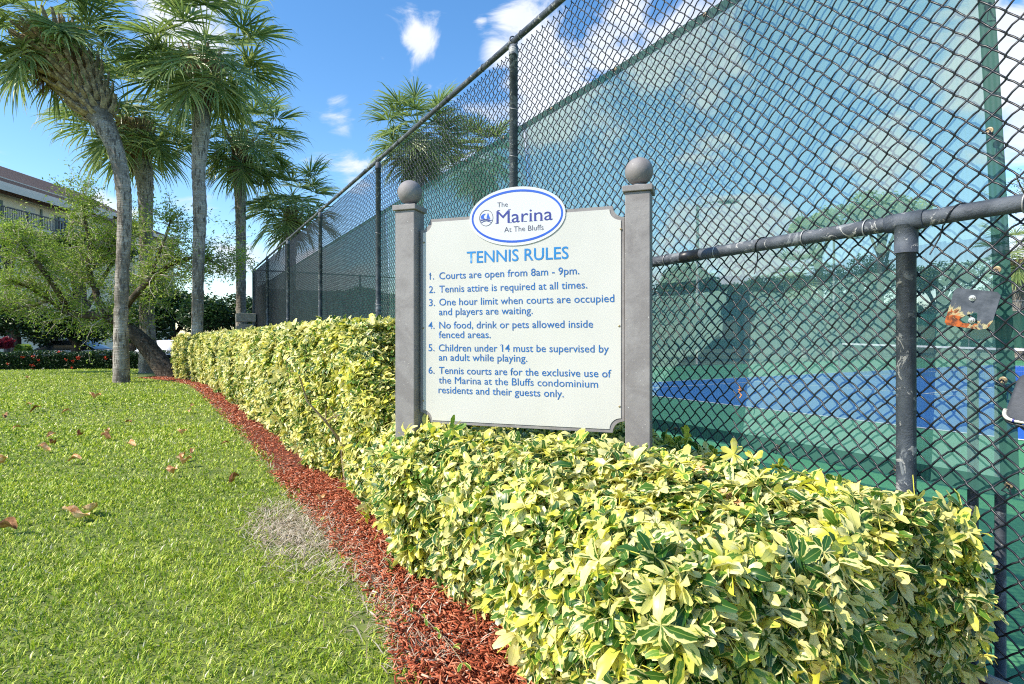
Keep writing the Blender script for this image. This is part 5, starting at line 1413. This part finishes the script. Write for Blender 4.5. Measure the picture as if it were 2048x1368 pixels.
# ------------------------------------------------------------------ light poles
def light_pole(x_, ybase, Z_, ytop, arm_px, label, group='court light poles'):
    base = Vector(((x_ - PX) / FP * Z_, Z_, 0)); h = EYE + (PY - ytop) / FP * Z_; arm = arm_px / FP * Z_
    r_ = empty('light_pole', base, 0, label, 'light pole', group)
    mb = MB(); mb.tube([(0, 0, 0), (0, 0, h)], [.085, .065], 10); mb.build('pole', M['lamp_grey'], r_, smooth=True)
    mb = MB(); mb.tube([(0, 0, h - .1), (arm * .35, 0, h + .12), (arm * .7, 0, h + .2)], .03, 6); mb.build('arm', M['lamp_grey'], r_, smooth=True)
    mb = MB(); mb.lathe([(.28, .0), (.33, .05), (.36, .12), (.26, .22), (.10, .28), (.03, .30)], n=14); o = mb.build('lamp_head', M['lamp_grey'], r_, smooth=True); o.location = (arm, 0, h + .1); o.scale = (1.5, .9, .8)
light_pole(1395, 0, 28, 410, 62, 'tall court light pole with a lamp on an arm, seen through the upper screen')
light_pole(1668, 0, 34, 480, 40, 'shorter court light pole seen through the screen below the middle rail')

# bench beyond the net
be = empty('court_bench', sp(1.2, 37.6), ROT_S, 'pale bench with backrest at the far end of the court', 'bench')
mb = MB(); mb.box((0, 0, .45), (1.6, .35, .05)); mb.build('seat', M['concrete'], be)
mb = MB(); mb.box((0, .18, .78), (1.6, .04, .26)); mb.build('backrest', M['concrete'], be)
for q in (-.7, .7):
    mb = MB(); mb.box((q, 0, .22), (.06, .32, .43)); mb.box((q, .19, .5), (.05, .03, .6)); mb.build('leg', M['rail'], be)

# ------------------------------------------------------------------ fallen leaves on the lawn
def dry_leaf_mesh(seed, big=False):
    rg = np.random.default_rng(seed); V, Q = [], []; nu, nv = 8, 6; L, W = (.16, .085) if big else (.11, .07)
    k1, k2, k3 = rg.uniform(.5, 1.6), rg.uniform(2, 4), rg.uniform(0, 6)
    for i in range(nu + 1):
        t = i / nu
        for j in range(nv + 1):
            u = j / nv * 2 - 1; w = W * math.sin(math.pi * min(max(t, .04), .97)) ** .6 * .5
            x_ = (t - .5) * L; y_ = u * w; z_ = k1 * u * u * w * .9 + .018 * math.sin(k2 * t * 2 + k3) + .02 * abs(t - .5) * k1 + .006 * math.sin(u * 5 + t * 9)
            y_ *= (1 - .25 * k1 * u * u * .5); V.append((x_, y_, z_))
    for i in range(nu):
        for j in range(nv): a = i * (nv + 1) + j; Q.append((a, a + nv + 1, a + nv + 2, a + 1))
    V = np.array(V); V[:, 2] -= V[:, 2].min(); me = npmesh('fallen_leaf', V, [np.array(Q)], None, True); return me
DL = [dry_leaf_mesh(k) for k in range(5)]; DB_ = [dry_leaf_mesh(20 + k, True) for k in range(2)]
for me_ in DL[:3] + DB_: me_.materials.append(M['dryleaf'])
for me_ in DL[3:]: me_.materials.append(M['dryleaf_dark'])
pos = [(148, 1042, 1.0, 'big', 'large curled brown dry leaf on the front of the lawn, left of a pair'), (180, 1030, 1.0, 'big', 'large upright brown dry leaf on the front of the lawn, right of a pair'),
       (188, 797, 1.9, 's', 'long pale and brown dry leaf lying farthest out on the lawn'), (264, 895, 1.15, 's', 'tan folded dry leaf alone in the middle of the lawn'), (150, 925, 1.15, 's', 'pale pointed dry leaf standing on the lawn'),
       (88, 903, 1.2, 's', 'dark brown curled dry leaf on the left of the lawn'), (72, 821, 1.5, 's', 'peach coloured dry leaf near the left side of the lawn')]
rest_ = [(58, 812), (8, 838), (35, 860), (102, 876), (159, 876), (218, 868), (211, 881), (256, 849), (384, 814), (363, 873), (384, 910), (367, 922), (366, 934), (450, 893), (347, 953), (470, 967), (105, 893), (8, 930), (55, 757), (133, 828), (380, 826), (12, 1068), (640, 1010)]
for (x_, y_, sc_k, kd, lb) in pos:
    P = on_lawn(x_, y_ + 4); k = random.randrange(2) if kd == 'big' else random.randrange(5)
    o = link('fallen_leaf', (DB_ if kd == 'big' else DL)[k], None, None, loc=P + Vector((0, 0, .028)), rot=(random.uniform(-.3, .3), random.uniform(-.5, .2), random.uniform(-.6, .9)), scale=(.85 if kd == 'big' else .75 * sc_k))
    tag(o, lb, 'dry leaf', 'dry leaves on the lawn')
LLAB = dict(zip(rest_, ['small dry leaf standing beside the peach coloured leaf', 'small dry leaf at the left edge, level with the peach coloured leaf', 'curled dry leaf between the left edge and the dark curled leaf',
 'small pale dry leaf just above the dark curled leaf', 'small dark dry leaf between the dark curled leaf and the tan folded leaf', 'upper of two touching dry leaves left of the tan folded leaf', 'lower of two touching dry leaves left of the tan folded leaf',
 'small dry leaf above the tan folded leaf', 'brown dry leaf nearest the far end of the mulch strip', 'single pale round dry leaf right of the tan folded leaf', 'upper of three close dry leaves near the mulch strip',
 'middle of three close dry leaves near the mulch strip', 'lowest of three close dry leaves near the mulch strip', 'dry leaf lying closest to the hedge side of the lawn', 'small orange dry leaf below the group of three', 'small dry leaf between the group of three and the dead grass',
 'small dry leaf tucked against the dark curled leaf', 'orange dry leaf at the left edge above the pair of large leaves', 'farthest small dry leaf, under the red-flowered hedge', 'small dry leaf farther out than the peach coloured leaf', 'tiny dry leaf just beneath the brown leaf by the far mulch',
 'small dry leaf at the left edge below the pair of large leaves', 'small dry leaf caught at the edge of the dead grass patch']))
for (x_, y_) in rest_:
    P = on_lawn(x_, y_ + 2)
    o = link('fallen_leaf', DL[random.randrange(5)], None, None, loc=P + Vector((0, 0, .028)), rot=(random.uniform(-.4, .4), random.uniform(-.4, .4), random.uniform(0, 6.28)), scale=random.uniform(.55, .95))
    tag(o, LLAB[(x_, y_)], 'dry leaf', 'dry leaves on the lawn')
# a weed runner over the mulch in the foreground
wd = empty('weed_runner', on_lawn(822, 1236), 0, 'thin weed runner with small green leaves lying across the mulch', 'weed')
pts = [on_lawn(x_, y_) + Vector((0, 0, .035)) - wd.location for x_, y_ in ((822, 1236), (850, 1258), (880, 1290), (905, 1320), (925, 1350))]
mb = MB(); mb.tube(catmull(pts, 4), .0016, 5); mb.build('stem', M['stem'], wd, smooth=True)
rg = np.random.default_rng(77)
for q in pts:
    for k in range(2):
        v, Q_, c_ = leaflet(.035, .012, 3, .3, .5, .4, .1, .6, (0, 0, 0), rg.uniform(0, 6.28), rg.uniform(0, .6))
        link('leaf', npmesh('leaf', np.array(v), [np.array(Q_)], np.array(c_), True), wd, M['varleaf'], loc=q)
print('objects', len(scene.objects))
